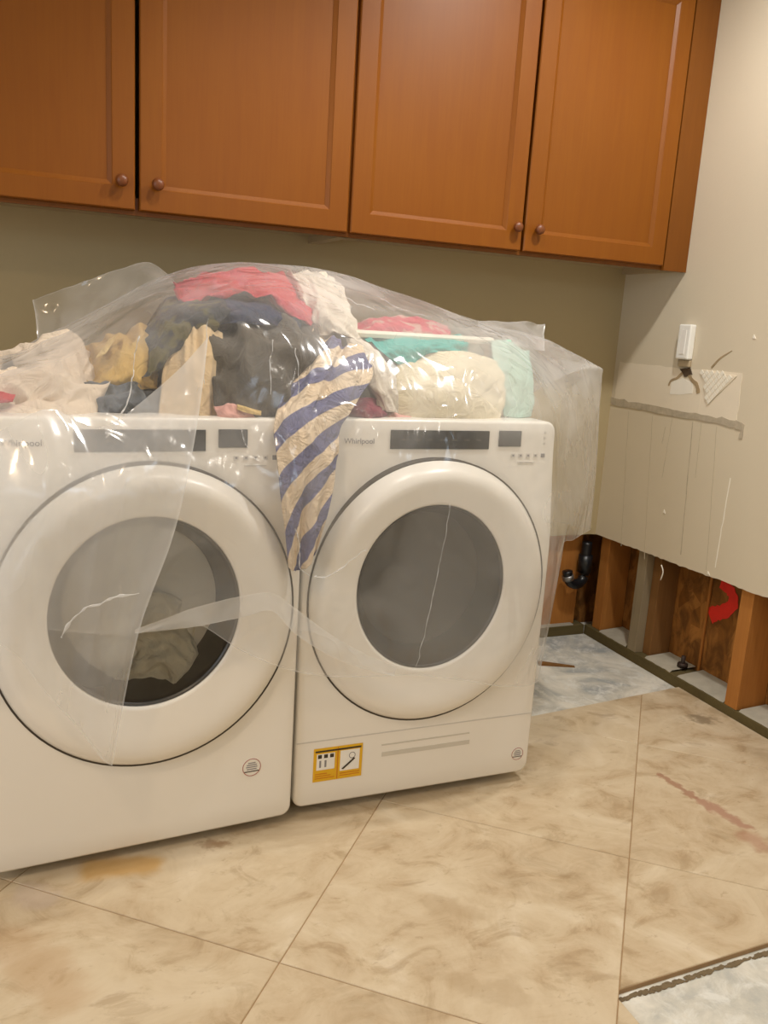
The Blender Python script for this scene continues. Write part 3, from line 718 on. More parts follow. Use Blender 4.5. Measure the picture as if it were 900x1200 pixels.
        for i in range(3): plate('figure', .060+i*.016, .070+i*.016, .160, .170, M['blackp'], .002, A_)
        for i in range(2): plate('figure', .064+i*.014, .069+i*.014, .135, .154, M['grey'], .002, A_)
        v = [(.124, -.0035, .124), (.129, -.0035, .122), (.160, -.0035, .148), (.157, -.0035, .152)]
        mk('figure', v, [(0,1,2,3)], M['blackp'], B_, False)
        lathe_y('figure', [(.152, .158, .009, .009, -.0026), (.152, .158, .007, .007, -.0026)], M['grey'], B_, 20, False, False)
        for i in range(3): plate('print_line', .054, .106-i*.01, .104+i*.006, .1062+i*.006, M['orange'], .0016, Y)
        for i in range(2): plate('print_line', .120, .174, .104+i*.006, .1062+i*.006, M['orange'], .0016, Y)
    return e
TH = math.radians(3.65)
wl = Vector((-.012-.686*math.cos(TH), -.022-.686*math.sin(TH), 0))
washer = machine('washing_machine', wl, TH, 'white front-loading washer with cream laundry behind its window', 'washing machine')
dryer = machine('dryer', (0, 0, 0), 0, 'white front-loading dryer with yellow sticker, beside the washer', 'dryer')

# ------------------------------------------------------------------ laundry
def garment(name, rows, mat, label, cat, nu=44, nv=44, amp=.012, fu=3, fv=1.5, seed=0., tuck=.07, group=None, parent=None, detail=.35, shrink=.82):
    """rows: control points from top to bottom, each left to right; front surface with folds, rim tucked backwards and closed"""
    G = [[Vector(p) for p in r] for r in rows]
    c0 = sum((p for r in G for p in r), Vector())/sum(len(r) for r in G)
    base = Vector((c0.x, c0.y, min(p.z for r in G for p in r)))
    if parent is not None: base = Vector((0,0,0))
    V = []; UV = []
    for j in range(nv+1):
        for i in range(nu+1):
            u = i/nu; v_ = j/nv; e = .004
            p = gridpos(G, u, v_)
            du = gridpos(G, min(u+e,1), v_)-gridpos(G, max(u-e,0), v_); dv = gridpos(G, u, min(v_+e,1))-gridpos(G, u, max(v_-e,0))
            n = du.cross(dv)
            n = n.normalized() if n.length > 1e-9 else Vector((0,-1,0))
            if n.y > 0: n = -n
            wu = u*fu + .35*noise.noise(Vector((v_*2, seed, 1))); 
            h = .8*ridged(wu+.5*noise.noise(Vector((v_*3, u*3, seed+20))), v_*fv, seed)+detail*ridged(wu*2.3+3, v_*fv*2.1, seed+7)-.5
            h += .5*noise.noise(Vector((u*2.1, v_*2.1, seed+3)))
            p = p + n*(amp*h*1.7)
            V.append(p-base); UV.append((u, v_))
    f = []
    for j in range(nv):
        for i in range(nu): a = j*(nu+1)+i; f.append((a, a+1, a+nu+2, a+nu+1))
    ring = [i for i in range(nu+1)] + [j*(nu+1)+nu for j in range(1, nv+1)] + [nv*(nu+1)+i for i in range(nu-1, -1, -1)] + [j*(nu+1) for j in range(nv-1, 0, -1)]
    cen = c0-base; prev = ring
    for (k, s_) in ((.12, 1.0), (.5, (1+shrink)/2), (1.0, shrink)):
        cur = []
        for r in ring:
            p = V[r]; q_ = Vector((cen.x+(p.x-cen.x)*s_, p.y+tuck*k, cen.z+(p.z-cen.z)*s_ )); cur.append(len(V)); V.append(q_); UV.append(UV[r])
        for i in range(len(ring)): f.append((prev[i], prev[(i+1) % len(ring)], cur[(i+1) % len(ring)], cur[i]))
        prev = cur
    f.append(tuple(prev))
    o = mk(name, V, f, mat, parent, True, UV); fixn(o)
    if parent is None:
        o.location = base; setp(o, label, cat, group)
    return o
GP = 'laundry piled under the plastic'
M['c_white'] = cloth('cream_cotton', srgb(234,218,198))
M['c_tan'] = cloth('tan_cotton', srgb(206,172,104))
M['c_grey'] = cloth('blue_grey_cotton', srgb(112,118,126), c2=srgb(70,74,76))
M['c_camo'] = cloth('dark_pattern', srgb(44,50,58), c2=srgb(92,86,50), var=.3)
M['c_beige'] = cloth('beige_linen', srgb(216,190,150))
M['c_char'] = cloth('charcoal_fleece', srgb(92,86,76))
M['c_navy'] = cloth('navy_cotton', srgb(40,52,84))
M['c_red'] = cloth('red_cotton', srgb(202,18,42), c2=srgb(196,70,88), var=.2)
M['c_off'] = cloth('offwhite_cotton', srgb(228,220,206))
M['c_teal'] = cloth('teal_towel', srgb(40,176,166), var=.25)
M['c_mar'] = cloth('maroon_knit', srgb(138,52,74), var=.25)
M['c_pink'] = cloth('pink_cotton', srgb(226,170,160))
M['c_yel'] = cloth('yellow_cotton', srgb(226,196,130))
M['c_mint'] = cloth('mint_towel', srgb(176,206,192), var=.1)
def m_stripe():
    t = NT('striped_linen'); uv = t.n('ShaderNodeTexCoord').outputs['UV']
    s = t.n('ShaderNodeSeparateXYZ'); t.l(uv, s.inputs[0])
    wv = t.math('ADD', t.math('MULTIPLY', s.outputs[1], 5.2), t.math('MULTIPLY', s.outputs[0], 1.5))
    fr = t.math('FRACT', wv); k = t.ramp(fr, [(0, (0,0,0)), (.50, (0,0,0)), (.52, (1,1,1)), (.97, (1,1,1)), (1, (0,0,0))])
    v = t.obj(); n = t.noise(v, 60, 3)
    col = t.mix(k, srgb(232,212,184), srgb(112,114,150)); col = t.mix(t.math('MULTIPLY', n, .12), col, srgb(60,50,50))
    t.pbr(col, .9, 0, t.bump(t.math('ADD', t.noise(v, 15, 3, .6, 2.5), t.math('MULTIPLY', t.noise(v, 700, 1), .05)), .8, .03), .15); return t.m
M['c_stripe'] = m_stripe()

garment('bed_sheet', [[(-0.7751, 0.3800, 1.1005), (-0.6484, 0.3400, 1.0965), (-0.5743, 0.3200, 1.1321), (-0.5005, 0.3000, 1.1326), (-0.4256, 0.3400, 1.0934)],
  [(-0.7644, 0.2200, 1.0609), (-0.6454, 0.1600, 1.0643), (-0.5772, 0.1400, 1.0900), (-0.4996, 0.1400, 1.0854), (-0.4292, 0.2000, 1.0679)],
  [(-0.7581, 0.1200, 1.0255), (-0.6446, 0.0800, 1.0324), (-0.5706, 0.0700, 1.0494), (-0.4946, 0.0800, 1.0450), (-0.4394, 0.1200, 1.0407)],
  [(-0.7571, 0.0900, 0.9957), (-0.6454, 0.0700, 0.9982), (-0.5717, 0.0700, 1.0012), (-0.5043, 0.0700, 1.0024), (-0.4665, 0.1200, 1.0063)]], M['c_white'], 'crumpled cream bed sheet at the far left of the laundry pile', 'bed sheet', 60, 44, .030, 3, 2.2, 1., .12, GP)
garment('sock', [[(-0.6402, 0.3000, 1.1031), (-0.6076, 0.2900, 1.1128), (-0.5859, 0.2900, 1.1137)], [(-0.6434, 0.2600, 1.0865), (-0.6151, 0.2500, 1.0882), (-0.5901, 0.2600, 1.0961)], [(-0.6435, 0.2500, 1.0758), (-0.6225, 0.2500, 1.0766), (-0.6012, 0.2600, 1.0804)]], M['c_char'], 'dark sock lying on the cream sheet at far left', 'sock', 14, 14, .004, 2, 2, 2., .03, GP)
garment('washcloth', [[(-0.6661, 0.0700, 1.0503), (-0.6372, 0.0650, 1.0516), (-0.6149, 0.0650, 1.0452)], [(-0.6659, 0.0550, 1.0396), (-0.6373, 0.0500, 1.0391), (-0.6182, 0.0550, 1.0391)], [(-0.6663, 0.0550, 1.0292), (-0.6375, 0.0500, 1.0322), (-0.6216, 0.0550, 1.0338)]], M['c_red'], 'small orange-red cloth corner on the sheet at the left picture edge', 'cloth', 12, 12, .003, 2, 2, 3., .03, GP)
garment('t_shirt', [[(-0.4630, 0.3600, 1.1314), (-0.4013, 0.3400, 1.1718), (-0.3314, 0.3400, 1.1918), (-0.2734, 0.3600, 1.1862)], [(-0.4743, 0.2400, 1.0982), (-0.4139, 0.2000, 1.1300), (-0.3549, 0.1900, 1.1447), (-0.2983, 0.2400, 1.1409)], [(-0.4679, 0.1700, 1.0729), (-0.4158, 0.1400, 1.0884), (-0.3645, 0.1400, 1.0940), (-0.3156, 0.1700, 1.0896)], [(-0.4586, 0.1500, 1.0523), (-0.4105, 0.1400, 1.0546), (-0.3608, 0.1400, 1.0598), (-0.3206, 0.1600, 1.0592)]], M['c_tan'], 'mustard tan t-shirt in the pile left of the patterned trousers', 't-shirt', 40, 36, .014, 3, 2, 4., .12, GP)
garment('folded_paper', [[(-0.4156, 0.2200, 1.1635), (-0.3978, 0.2100, 1.1762)], [(-0.4493, 0.1700, 1.1226), (-0.4283, 0.1600, 1.1334)]], M['c_yel'], 'small pale yellow strip lying on the tan shirt', 'cloth', 8, 8, .001, 1, 1, 5., .02, GP)
garment('jeans', [[(-0.4758, 0.1600, 1.0622), (-0.4294, 0.1300, 1.0737), (-0.3749, 0.1300, 1.0622), (-0.3143, 0.1500, 1.0486)], [(-0.4792, 0.1100, 1.0333), (-0.4329, 0.0900, 1.0438), (-0.3793, 0.0900, 1.0377), (-0.3235, 0.1100, 1.0293)], [(-0.4767, 0.1000, 0.9992), (-0.4341, 0.0800, 1.0005), (-0.3805, 0.0800, 1.0014), (-0.3285, 0.1000, 1.0017)]], M['c_grey'], 'blue-grey crumpled jeans low in the pile above the washer display', 'jeans', 36, 24, .013, 3, 2, 6., .10, GP)
garment('patterned_trousers', [[(-0.2972, 0.4000, 1.2090), (-0.2542, 0.3800, 1.2537), (-0.1733, 0.3600, 1.2799), (-0.0867, 0.3600, 1.2859)], [(-0.3351, 0.2600, 1.1720), (-0.2938, 0.2200, 1.2145), (-0.2190, 0.2000, 1.2446), (-0.1261, 0.2200, 1.2504)], [(-0.3599, 0.1800, 1.1258), (-0.3149, 0.1500, 1.1637), (-0.2467, 0.1500, 1.2015), (-0.1648, 0.1700, 1.2211)], [(-0.3571, 0.1400, 1.0714), (-0.3187, 0.1200, 1.1009), (-0.2784, 0.1400, 1.1469), (-0.1882, 0.1700, 1.1964)]], M['c_camo'], 'dark navy and olive patterned trousers left of the charcoal sweatshirt', 'trousers', 44, 44, .014, 3, 2, 7., .12, GP)
garment('linen_shirt', [[(-0.2712, 0.2000, 1.1833), (-0.2433, 0.1700, 1.2011), (-0.2100, 0.1600, 1.2032), (-0.1741, 0.1800, 1.1890)], [(-0.2934, 0.1400, 1.1214), (-0.2620, 0.1000, 1.1309), (-0.2203, 0.1000, 1.1364), (-0.1791, 0.1300, 1.1267)], [(-0.3124, 0.1100, 1.0563), (-0.2702, 0.0800, 1.0641), (-0.2248, 0.0700, 1.0663), (-0.1761, 0.1000, 1.0611)], [(-0.3186, 0.0900, 0.9935), (-0.2784, 0.0600, 0.9941), (-0.2255, 0.0600, 0.9948), (-0.1790, 0.0800, 0.9968)]], M['c_beige'], 'beige linen shirt hanging between patterned trousers and charcoal sweatshirt', 'shirt', 40, 50, .011, 3, .5, 8., .10, GP)
garment('sweatshirt', [[(-0.1786, 0.2600, 1.2024), (-0.1023, 0.2400, 1.2316), (-0.0061, 0.2400, 1.2332), (0.0837, 0.2700, 1.2168)], [(-0.2053, 0.1400, 1.1637), (-0.1338, 0.1000, 1.1862), (-0.0336, 0.1000, 1.1952), (0.0612, 0.1400, 1.1826)], [(-0.2043, 0.1000, 1.1065), (-0.1415, 0.0600, 1.1231), (-0.0453, 0.0500, 1.1275), (0.0434, 0.0900, 1.1243)], [(-0.1996, 0.0800, 1.0527), (-0.1323, 0.0500, 1.0554), (-0.0514, 0.0400, 1.0546), (0.0218, 0.0800, 1.0644)], [(-0.1793, 0.0800, 1.0125), (-0.1270, 0.0500, 1.0053), (-0.0507, 0.0500, 1.0025), (-0.0014, 0.0800, 1.0197)]], M['c_char'], 'charcoal grey sweatshirt in the middle of the pile above the gap', 'sweatshirt', 56, 56, .020, 3.2, 2.4, 9., .14, GP)
garment('navy_shirt', [[(-0.1811, 0.3400, 1.2668), (-0.1217, 0.3000, 1.2831), (-0.0353, 0.3000, 1.2807), (0.0610, 0.3200, 1.2531)], [(-0.1953, 0.2400, 1.2339), (-0.1388, 0.2000, 1.2497), (-0.0560, 0.2000, 1.2510), (0.0425, 0.2400, 1.2278)], [(-0.1904, 0.2000, 1.2033), (-0.1325, 0.1700, 1.2151), (-0.0565, 0.1700, 1.2155), (0.0299, 0.2100, 1.2071)]], M['c_navy'], 'navy shirt between the red top and the charcoal sweatshirt', 'shirt', 40, 24, .010, 3, 2, 10., .12, GP)
garment('red_top', [[(-0.2389, 0.4000, 1.2966), (-0.1557, 0.4000, 1.3322), (-0.0568, 0.4000, 1.3506), (0.0345, 0.4000, 1.3470), (0.0968, 0.4000, 1.3122), (0.1307, 0.3800, 1.2657)], [(-0.2513, 0.3200, 1.2783), (-0.1747, 0.3000, 1.3037), (-0.0821, 0.2900, 1.3144), (-0.0086, 0.2800, 1.3073), (0.0453, 0.2700, 1.2693), (0.1011, 0.2700, 1.2348)], [(-0.2453, 0.2800, 1.2584), (-0.1839, 0.2500, 1.2744), (-0.1038, 0.2400, 1.2878), (-0.0362, 0.2300, 1.2763), (0.0230, 0.2200, 1.2353), (0.0803, 0.2300, 1.2092)]], M['c_red'], 'bright red top along the crest of the pile, above the navy shirt', 'top', 64, 24, .012, 5, 2, 11., .10, GP)
garment('pillowcase', [[(0.0633, 0.4200, 1.3542), (0.1153, 0.4200, 1.3583), (0.1713, 0.4200, 1.3493), (0.2097, 0.4200, 1.3206)], [(0.0634, 0.3200, 1.3046), (0.1029, 0.3000, 1.3071), (0.1499, 0.3000, 1.2933), (0.1961, 0.3200, 1.2702)], [(0.0747, 0.2600, 1.2461), (0.1052, 0.2300, 1.2525), (0.1478, 0.2200, 1.2385), (0.2009, 0.2600, 1.2149)], [(0.0867, 0.2200, 1.1952), (0.1165, 0.1900, 1.2041), (0.1622, 0.1900, 1.1939), (0.2167, 0.2200, 1.1697)]], M['c_off'], 'off-white pillowcase sloping down right of the red top', 'pillowcase', 36, 44, .012, 3, 2, 12., .12, GP)
garment('striped_tablecloth', [[(0.0666, 0.2000, 1.2011), (0.1012, 0.1700, 1.1957), (0.1472, 0.1600, 1.1860), (0.2062, 0.1800, 1.1627)], [(0.0096, 0.1200, 1.1450), (0.0478, 0.0800, 1.1410), (0.1001, 0.0700, 1.1318), (0.1831, 0.0900, 1.1132)], [(-0.0376, 0.0500, 1.0852), (0.0055, 0.0300, 1.0805), (0.0603, 0.0200, 1.0751), (0.1318, 0.0400, 1.0632)],
   [(-0.0836, -0.0100, 1.0134), (-0.0419, -0.0300, 1.0088), (0.0101, -0.0300, 1.0057), (0.0778, 0.0000, 1.0067)], [(-0.0883, -0.0500, 0.9467), (-0.0481, -0.0600, 0.9407), (0.0027, -0.0500, 0.9390), (0.0658, -0.0200, 0.9421)], [(-0.0833, -0.0700, 0.8701), (-0.0495, -0.0750, 0.8667), (-0.0047, -0.0700, 0.8728), (0.0499, -0.0500, 0.8879)], [(-0.0710, -0.0800, 0.7792), (-0.0450, -0.0850, 0.7795), (-0.0119, -0.0800, 0.7851), (0.0253, -0.0750, 0.8025)], [(-0.0613, -0.0850, 0.6934), (-0.0425, -0.0900, 0.6819), (-0.0221, -0.0880, 0.6882), (-0.0024, -0.0850, 0.7184)]], M['c_stripe'], 'cream tablecloth with slate blue stripes hanging down between the machines', 'tablecloth', 60, 120, .016, 2.6, 1.5, 13., .025, GP, shrink=.95)
garment('knit_hat', [[(0.1411, 0.1200, 1.0345), (0.1700, 0.1100, 1.0509), (0.2083, 0.1200, 1.0466), (0.2320, 0.1300, 1.0268)], [(0.1179, 0.0900, 1.0166), (0.1501, 0.0600, 1.0289), (0.1854, 0.0600, 1.0296), (0.2208, 0.0900, 1.0185)], [(0.1238, 0.0800, 1.0034), (0.1517, 0.0600, 1.0022), (0.1871, 0.0600, 1.0027), (0.2150, 0.0900, 1.0036)]], M['c_mar'], 'small maroon knitted garment at the left end of the dryer top', 'knitwear', 22, 18, .009, 2, 2, 14., .08, GP)
garment('pink_cloth', [[(0.2274, 0.1400, 1.0170), (0.2603, 0.1300, 1.0231), (0.3078, 0.1400, 1.0163)], [(0.2118, 0.1000, 1.0087), (0.2443, 0.0900, 1.0104), (0.2999, 0.1000, 1.0101)], [(0.2130, 0.0900, 0.9993), (0.2453, 0.0800, 1.0011), (0.2913, 0.0900, 1.0026)]], M['c_pink'], 'small pale pink cloth on the dryer beside the maroon knitwear', 'cloth', 16, 12, .004, 2, 2, 15., .05, GP)
garment('pale_pink_sock', [[(-0.2052, 0.0500, 1.0308), (-0.1780, 0.0350, 1.0406), (-0.1470, 0.0350, 1.0337), (-0.1169, 0.0450, 1.0255)], [(-0.2013, 0.0300, 1.0104), (-0.1780, 0.0150, 1.0164), (-0.1511, 0.0150, 1.0130), (-0.1162, 0.0300, 1.0079)], [(-0.1916, 0.0200, 0.9928), (-0.1756, 0.0050, 0.9836), (-0.1559, 0.0080, 0.9872), (-0.1340, 0.0200, 0.9974)]], M['c_pink'], 'pale pink sock poking over the washer edge beneath the sweatshirt', 'sock', 24, 18, .006, 3, 2, 16., .03, GP)
garment('yellow_sock', [[(-0.1622, 0.0200, 1.0426), (-0.1402, 0.0150, 1.0379), (-0.1076, 0.0200, 1.0285)], [(-0.1631, 0.0150, 1.0318), (-0.1410, 0.0100, 1.0252), (-0.1086, 0.0150, 1.0195)]], M['c_yel'], 'tiny pale yellow sock beside the pale pink one', 'sock', 10, 8, .002, 1, 1, 17., .02, GP)
# laundry basket with its contents
bk = empty('laundry_basket', (.36, .34, TOPZ), 0, 'translucent white plastic laundry basket standing on the dryer', 'laundry basket')
bx0, bx1, by0, by1, bh = -.18, .235, -.10, .17, .203
def rrect(x0, x1, y0, y1, r, n=6):
    out = []
    for cx_, cy_, a0 in ((x1-r, y1-r, 0), (x0+r, y1-r, 90), (x0+r, y0+r, 180), (x1-r, y0+r, 270)):
        for k in range(n+1): a = math.radians(a0+90*k/n); out.append((cx_+r*math.cos(a), cy_+r*math.sin(a)))
    return out
def rings_z(name, rings, mat, par, cap0=True, cap1=False):
    v = []; f = []; n = len(rings[0][0])
    for o_, z in rings: v += [(p[0], p[1], z) for p in o_]
    for k in range(len(rings)-1):
        for i in range(n): f.append((k*n+i, k*n+(i+1) % n, (k+1)*n+(i+1) % n, (k+1)*n+i))
    if cap0: f.append(tuple(range(n))[::-1])
    if cap1: f.append(tuple(range((len(rings)-1)*n, len(rings)*n)))
    return fixn(mk(name, v, f, mat, par, False))
def rb(g, r=.05): return rrect(bx0-g, bx1+g, by0-g, by1+g, r)
M['basket'] = plain('basket_plastic', srgb(232,226,210), .4, var=.02)
rings_z('tub', [(rb(-.03), 0), (rb(-.012), .06), (rb(0), .20), (rb(.0), bh), (rb(-.003), bh), (rb(-.004), .2), (rb(-.016), .062), (rb(-.034), .004)], M['basket'], bk, True, True)
rings_z('rim', [(rb(.001), bh-.016), (rb(.014), bh-.016), (rb(.016), bh-.006), (rb(.012), bh+.002), (rb(-.004), bh+.002), (rb(-.004), bh-.004)], M['basket'], bk, False, False)
B0 = Vector((.36, .34, TOPZ))
garment('teal_towel', [[(0.2156, 0.2600, 1.2070), (0.2822, 0.2400, 1.2024), (0.3929, 0.2400, 1.2036), (0.5040, 0.2600, 1.2176)], [(0.2161, 0.1850, 1.1841), (0.2745, 0.1780, 1.1787), (0.3770, 0.1780, 1.1922), (0.4874, 0.1850, 1.1972)], [(0.2766, 0.1780, 1.1487), (0.3133, 0.1720, 1.1333), (0.3734, 0.1720, 1.1706), (0.4896, 0.1800, 1.1731)]], M['c_teal'], 'teal towel draped over the front rim of the basket', 'towel', 48, 24, .008, 3, 2, 18., .02, GP, detail=.25)
garment('cream_pillow', [[(0.2990, 0.1850, 1.1449), (0.3653, 0.1750, 1.1679), (0.4740, 0.1700, 1.1752), (0.5876, 0.1850, 1.1545)], [(0.2608, 0.1550, 1.1003), (0.3436, 0.1200, 1.1166), (0.4476, 0.1100, 1.1210), (0.5850, 0.1500, 1.1115)], [(0.2469, 0.1300, 1.0486), (0.3341, 0.0900, 1.0591), (0.4372, 0.0800, 1.0626), (0.5839, 0.1300, 1.0612)], [(0.2528, 0.1200, 1.0026), (0.3387, 0.0900, 1.0012), (0.4480, 0.0900, 1.0027), (0.5655, 0.1200, 1.0075)]], cloth('cream_fleece', srgb(226,214,184)), 'cream pillow leaning against the front of the basket', 'pillow', 36, 30, .008, 2, 2, 19., .03, GP, detail=.15)
garment('mint_towel', [[(0.5754, 0.2200, 1.2091), (0.6366, 0.2200, 1.2121), (0.7063, 0.2400, 1.1866)], [(0.5670, 0.1700, 1.1433), (0.6189, 0.1600, 1.1460), (0.6873, 0.1800, 1.1241)], [(0.5781, 0.1500, 1.0773), (0.6253, 0.1400, 1.0749), (0.6870, 0.1600, 1.0654)], [(0.5894, 0.1400, 1.0146), (0.6315, 0.1300, 1.0119), (0.6811, 0.1500, 1.0150)]], M['c_mint'], 'pale mint towel hanging at the right end of the basket', 'towel', 24, 36, .007, 2, 1, 20., .03, GP)
garment('pink_shirt', [[(0.2348, 0.4400, 1.2208), (0.3229, 0.4400, 1.2493), (0.4282, 0.4400, 1.2556), (0.5529, 0.4400, 1.2385)], [(0.1996, 0.3600, 1.2029), (0.2845, 0.3400, 1.2261), (0.3855, 0.3400, 1.2318), (0.5224, 0.3600, 1.2246)], [(0.1937, 0.3400, 1.1808), (0.2789, 0.3200, 1.1903), (0.3793, 0.3200, 1.1953), (0.5090, 0.3400, 1.2010)]], cloth('rose_cotton', srgb(204,84,100), c2=srgb(196,150,140)), 'rose pink shirt heaped inside the basket behind its rim', 'shirt', 36, 16, .008, 3, 2, 21., .08, GP)
garment('white_towel', [[(0.1500, 0.2000, 1.1929), (0.1886, 0.1800, 1.1872), (0.2326, 0.1700, 1.1601)], [(0.1693, 0.1500, 1.1292), (0.2031, 0.1200, 1.1283), (0.2542, 0.1200, 1.1177)], [(0.2020, 0.1200, 1.0739), (0.2168, 0.1000, 1.0719), (0.2583, 0.1000, 1.0689)], [(0.2146, 0.1100, 1.0287), (0.2294, 0.0900, 1.0271), (0.2662, 0.1000, 1.0224)]], M['c_off'], 'white towel between the striped cloth and the cream pillow', 'towel', 24, 36, .008, 2, 1.5, 22., .05, GP)
# hidden heap core: folded bedding that carries the pile
def mound(name, c, r, mat, label, cat, seed):
    bm = bmesh.new(); bmesh.ops.create_icosphere(bm, subdivisions=4, radius=1)
    for v in bm.verts:
        p = v.co.copy(); k = 1+.10*noise.noise(p*2+Vector((seed,0,0)))+.05*ridged(p.x*3, p.y*3, p.z*3+seed)
        v.co = Vector((p.x*r[0]*k, p.y*r[1]*k, max(p.z*k, 0)*r[2]))
    o = from_bm(name, bm, mat, None, True); o.location = c; return setp(o, label, cat, GP)
mound('comforter', (-.16, .40, TOPZ), (.22, .18, .24), M['c_off'], 'bulky white comforter at the heart of the pile under the red top', 'comforter', 3)
mound('blanket', (-.50, .38, TOPZ), (.16, .16, .12), M['c_beige'], 'beige blanket bundled behind the cream sheet and tan shirt', 'blanket', 8)
# laundry inside the washer drum (seen through the window)
def L(p): # world -> same coordinates (kept for clarity)
    return p
garment('drum_sheet', [[(-0.3968, 0.0200, 0.5977), (-0.3441, 0.0000, 0.6285), (-0.2973, 0.0000, 0.6094), (-0.2609, 0.0200, 0.5512)], [(-0.4263, 0.0200, 0.5157), (-0.3715, 0.0000, 0.5386), (-0.3069, -0.0050, 0.5351), (-0.2542, 0.0100, 0.4962)], [(-0.4421, 0.0100, 0.4665), (-0.3825, -0.0150, 0.4767), (-0.3087, -0.0200, 0.4715), (-0.2475, 0.0000, 0.4492)], [(-0.4505, 0.0000, 0.4208), (-0.4009, -0.0150, 0.4054), (-0.3263, -0.0150, 0.4012), (-0.2751, -0.0050, 0.4142)]], cloth('cream_twill', srgb(246,240,222), bump=.6), 'crumpled cream cotton sheet inside the washer drum', 'bed sheet', 50, 44, .020, 2.6, 2.6, 23., .12)

# ------------------------------------------------------------------ plastic film
PF = empty('plastic_sheet', (0, .1, TOPZ), 0, 'clear milky plastic sheet draped over both machines and the laundry', 'plastic sheet')
PO = Vector(PF.location)
def film(name, cols, mat, nu, nv, amp=.006, fu=9, fv=1.6, seed=0., edges=(0,0,0,1), ewid=.03):
    """cols: one list of control points per column, top to bottom"""
    G = [[Vector(c[r])-PO for c in cols] for r in range(len(cols[0]))]
    V = []; UV = []
    for j in range(nv+1):
        for i in range(nu+1):
            u = i/nu; v_ = j/nv; e = .003; p = gridpos(G, u, v_)
            du = gridpos(G, min(u+e,1), v_)-gridpos(G, max(u-e,0), v_); dv = gridpos(G, u, min(v_+e,1))-gridpos(G, u, max(v_-e,0))
            n = du.cross(dv); n = -n.normalized() if n.length > 1e-9 else Vector((0,-1,0))
            a = u*fu+.8*noise.noise(Vector((v_*2.2, seed, 2)))
            h = .6*noise.noise(Vector((a, v_*fv, seed)))*2+.25*ridged(a*1.7, v_*fv*1.4, seed+4)
            p = p+n*amp*h
            V.append(p)
            m = 0
            for k, d in zip(edges, (v_, u, 1-u, 1-v_)):
                if k: m = max(m, 1-min(1, d/ewid)*.5) if d < ewid else m
            UV.append((m, v_))
    f = []
    for j in range(nv):
        for i in range(nu): a = j*(nu+1)+i; f.append((a, a+1, a+nu+2, a+nu+1))
    return mk(name, V, f, mat, PF, True, UV)
def back(r2, y1=.16, z=1.03):
    return [(r2[0], min(.9, r2[1]+.38), z), (r2[0], min(.86, r2[1]+y1), r2[2]-.03)]
cols = []
def col(r2, r3, r4, r5, r6, hem): cols.append(back(r2) + [r2, r3, r4, r5, r6, hem])
col((-0.7745, 0.3600, 1.0785), (-0.7551, 0.1000, 1.0588), (-0.7414, -0.1000, 1.0173), (-0.7392, -0.1900, 0.9069), (-0.7445, -0.2000, 0.7685), (-0.7502, -0.1900, 0.6555))
col((-0.6394, 0.3600, 1.1075), (-0.6434, 0.1000, 1.0834), (-0.6412, -0.0900, 1.0177), (-0.6427, -0.1800, 0.9036), (-0.6470, -0.1900, 0.7607), (-0.6510, -0.1800, 0.6407))
col((-0.5355, 0.3600, 1.1641), (-0.5436, 0.1000, 1.1137), (-0.5504, -0.0800, 1.0180), (-0.5552, -0.1700, 0.9004), (-0.5584, -0.1800, 0.7534), (-0.5609, -0.1700, 0.6160))
col((-0.4189, 0.3600, 1.2309), (-0.4555, 0.0800, 1.1454), (-0.4708, -0.0700, 1.0181), (-0.4784, -0.1600, 0.8973), (-0.4807, -0.1700, 0.7467), (-0.4741, -0.1700, 0.6017))
col((-0.2960, 0.3800, 1.3003), (-0.3736, 0.0600, 1.1771), (-0.3875, -0.0600, 1.0182), (-0.3978, -0.1500, 0.8942), (-0.3990, -0.1600, 0.7397), (-0.3991, -0.1600, 0.5917))
col((-0.1840, 0.4000, 1.3404), (-0.2807, 0.0600, 1.2182), (-0.3001, -0.0500, 1.0185), (-0.3099, -0.1400, 0.8909), (-0.3032, -0.1400, 0.7475), (-0.2892, -0.1400, 0.6016))
col((-0.0682, 0.4000, 1.3582), (-0.1847, 0.0500, 1.2331), (-0.2069, -0.0500, 1.0200), (-0.2188, -0.1200, 0.8857), (-0.2033, -0.1300, 0.7401), (-0.1733, -0.1200, 0.5182))
col((0.0339, 0.4000, 1.3621), (-0.0913, 0.0400, 1.2297), (-0.1138, -0.0500, 1.0215), (-0.1250, -0.1100, 0.8824), (-0.1030, -0.1200, 0.7134), (-0.0756, -0.1100, 0.4642))
col((0.1342, 0.4200, 1.3642), (0.0150, 0.0600, 1.2164), (-0.0429, -0.0700, 1.0251), (-0.0512, -0.1200, 0.8645), (-0.0281, -0.1200, 0.6900), (0.0207, -0.1000, 0.4291))
col((0.2379, 0.4200, 1.3498), (0.1217, 0.0800, 1.1960), (0.0595, -0.0600, 1.0256), (0.0507, -0.1100, 0.8605), (0.0811, -0.1100, 0.6811), (0.1390, -0.1000, 0.4122))
col((0.3489, 0.4200, 1.3236), (0.2354, 0.1000, 1.2010), (0.1735, -0.0500, 1.0262), (0.1706, -0.1000, 0.8563), (0.2019, -0.1100, 0.6537), (0.2626, -0.1000, 0.4035))
col((0.4601, 0.4000, 1.3007), (0.3561, 0.1100, 1.1983), (0.2932, -0.0500, 1.0282), (0.2924, -0.1000, 0.8540), (0.3299, -0.1100, 0.6462), (0.3938, -0.1000, 0.3782))
col((0.5957, 0.4200, 1.2732), (0.4883, 0.1300, 1.1975), (0.4186, -0.0500, 1.0303), (0.4213, -0.0900, 0.8496), (0.4619, -0.1100, 0.6165), (0.5314, -0.0900, 0.3425))
col((0.7274, 0.4200, 1.2463), (0.6250, 0.1600, 1.1870), (0.5939, -0.0200, 1.0295), (0.6038, -0.0400, 0.8360), (0.6233, -0.0700, 0.5938), (0.6533, -0.0400, 0.3173))
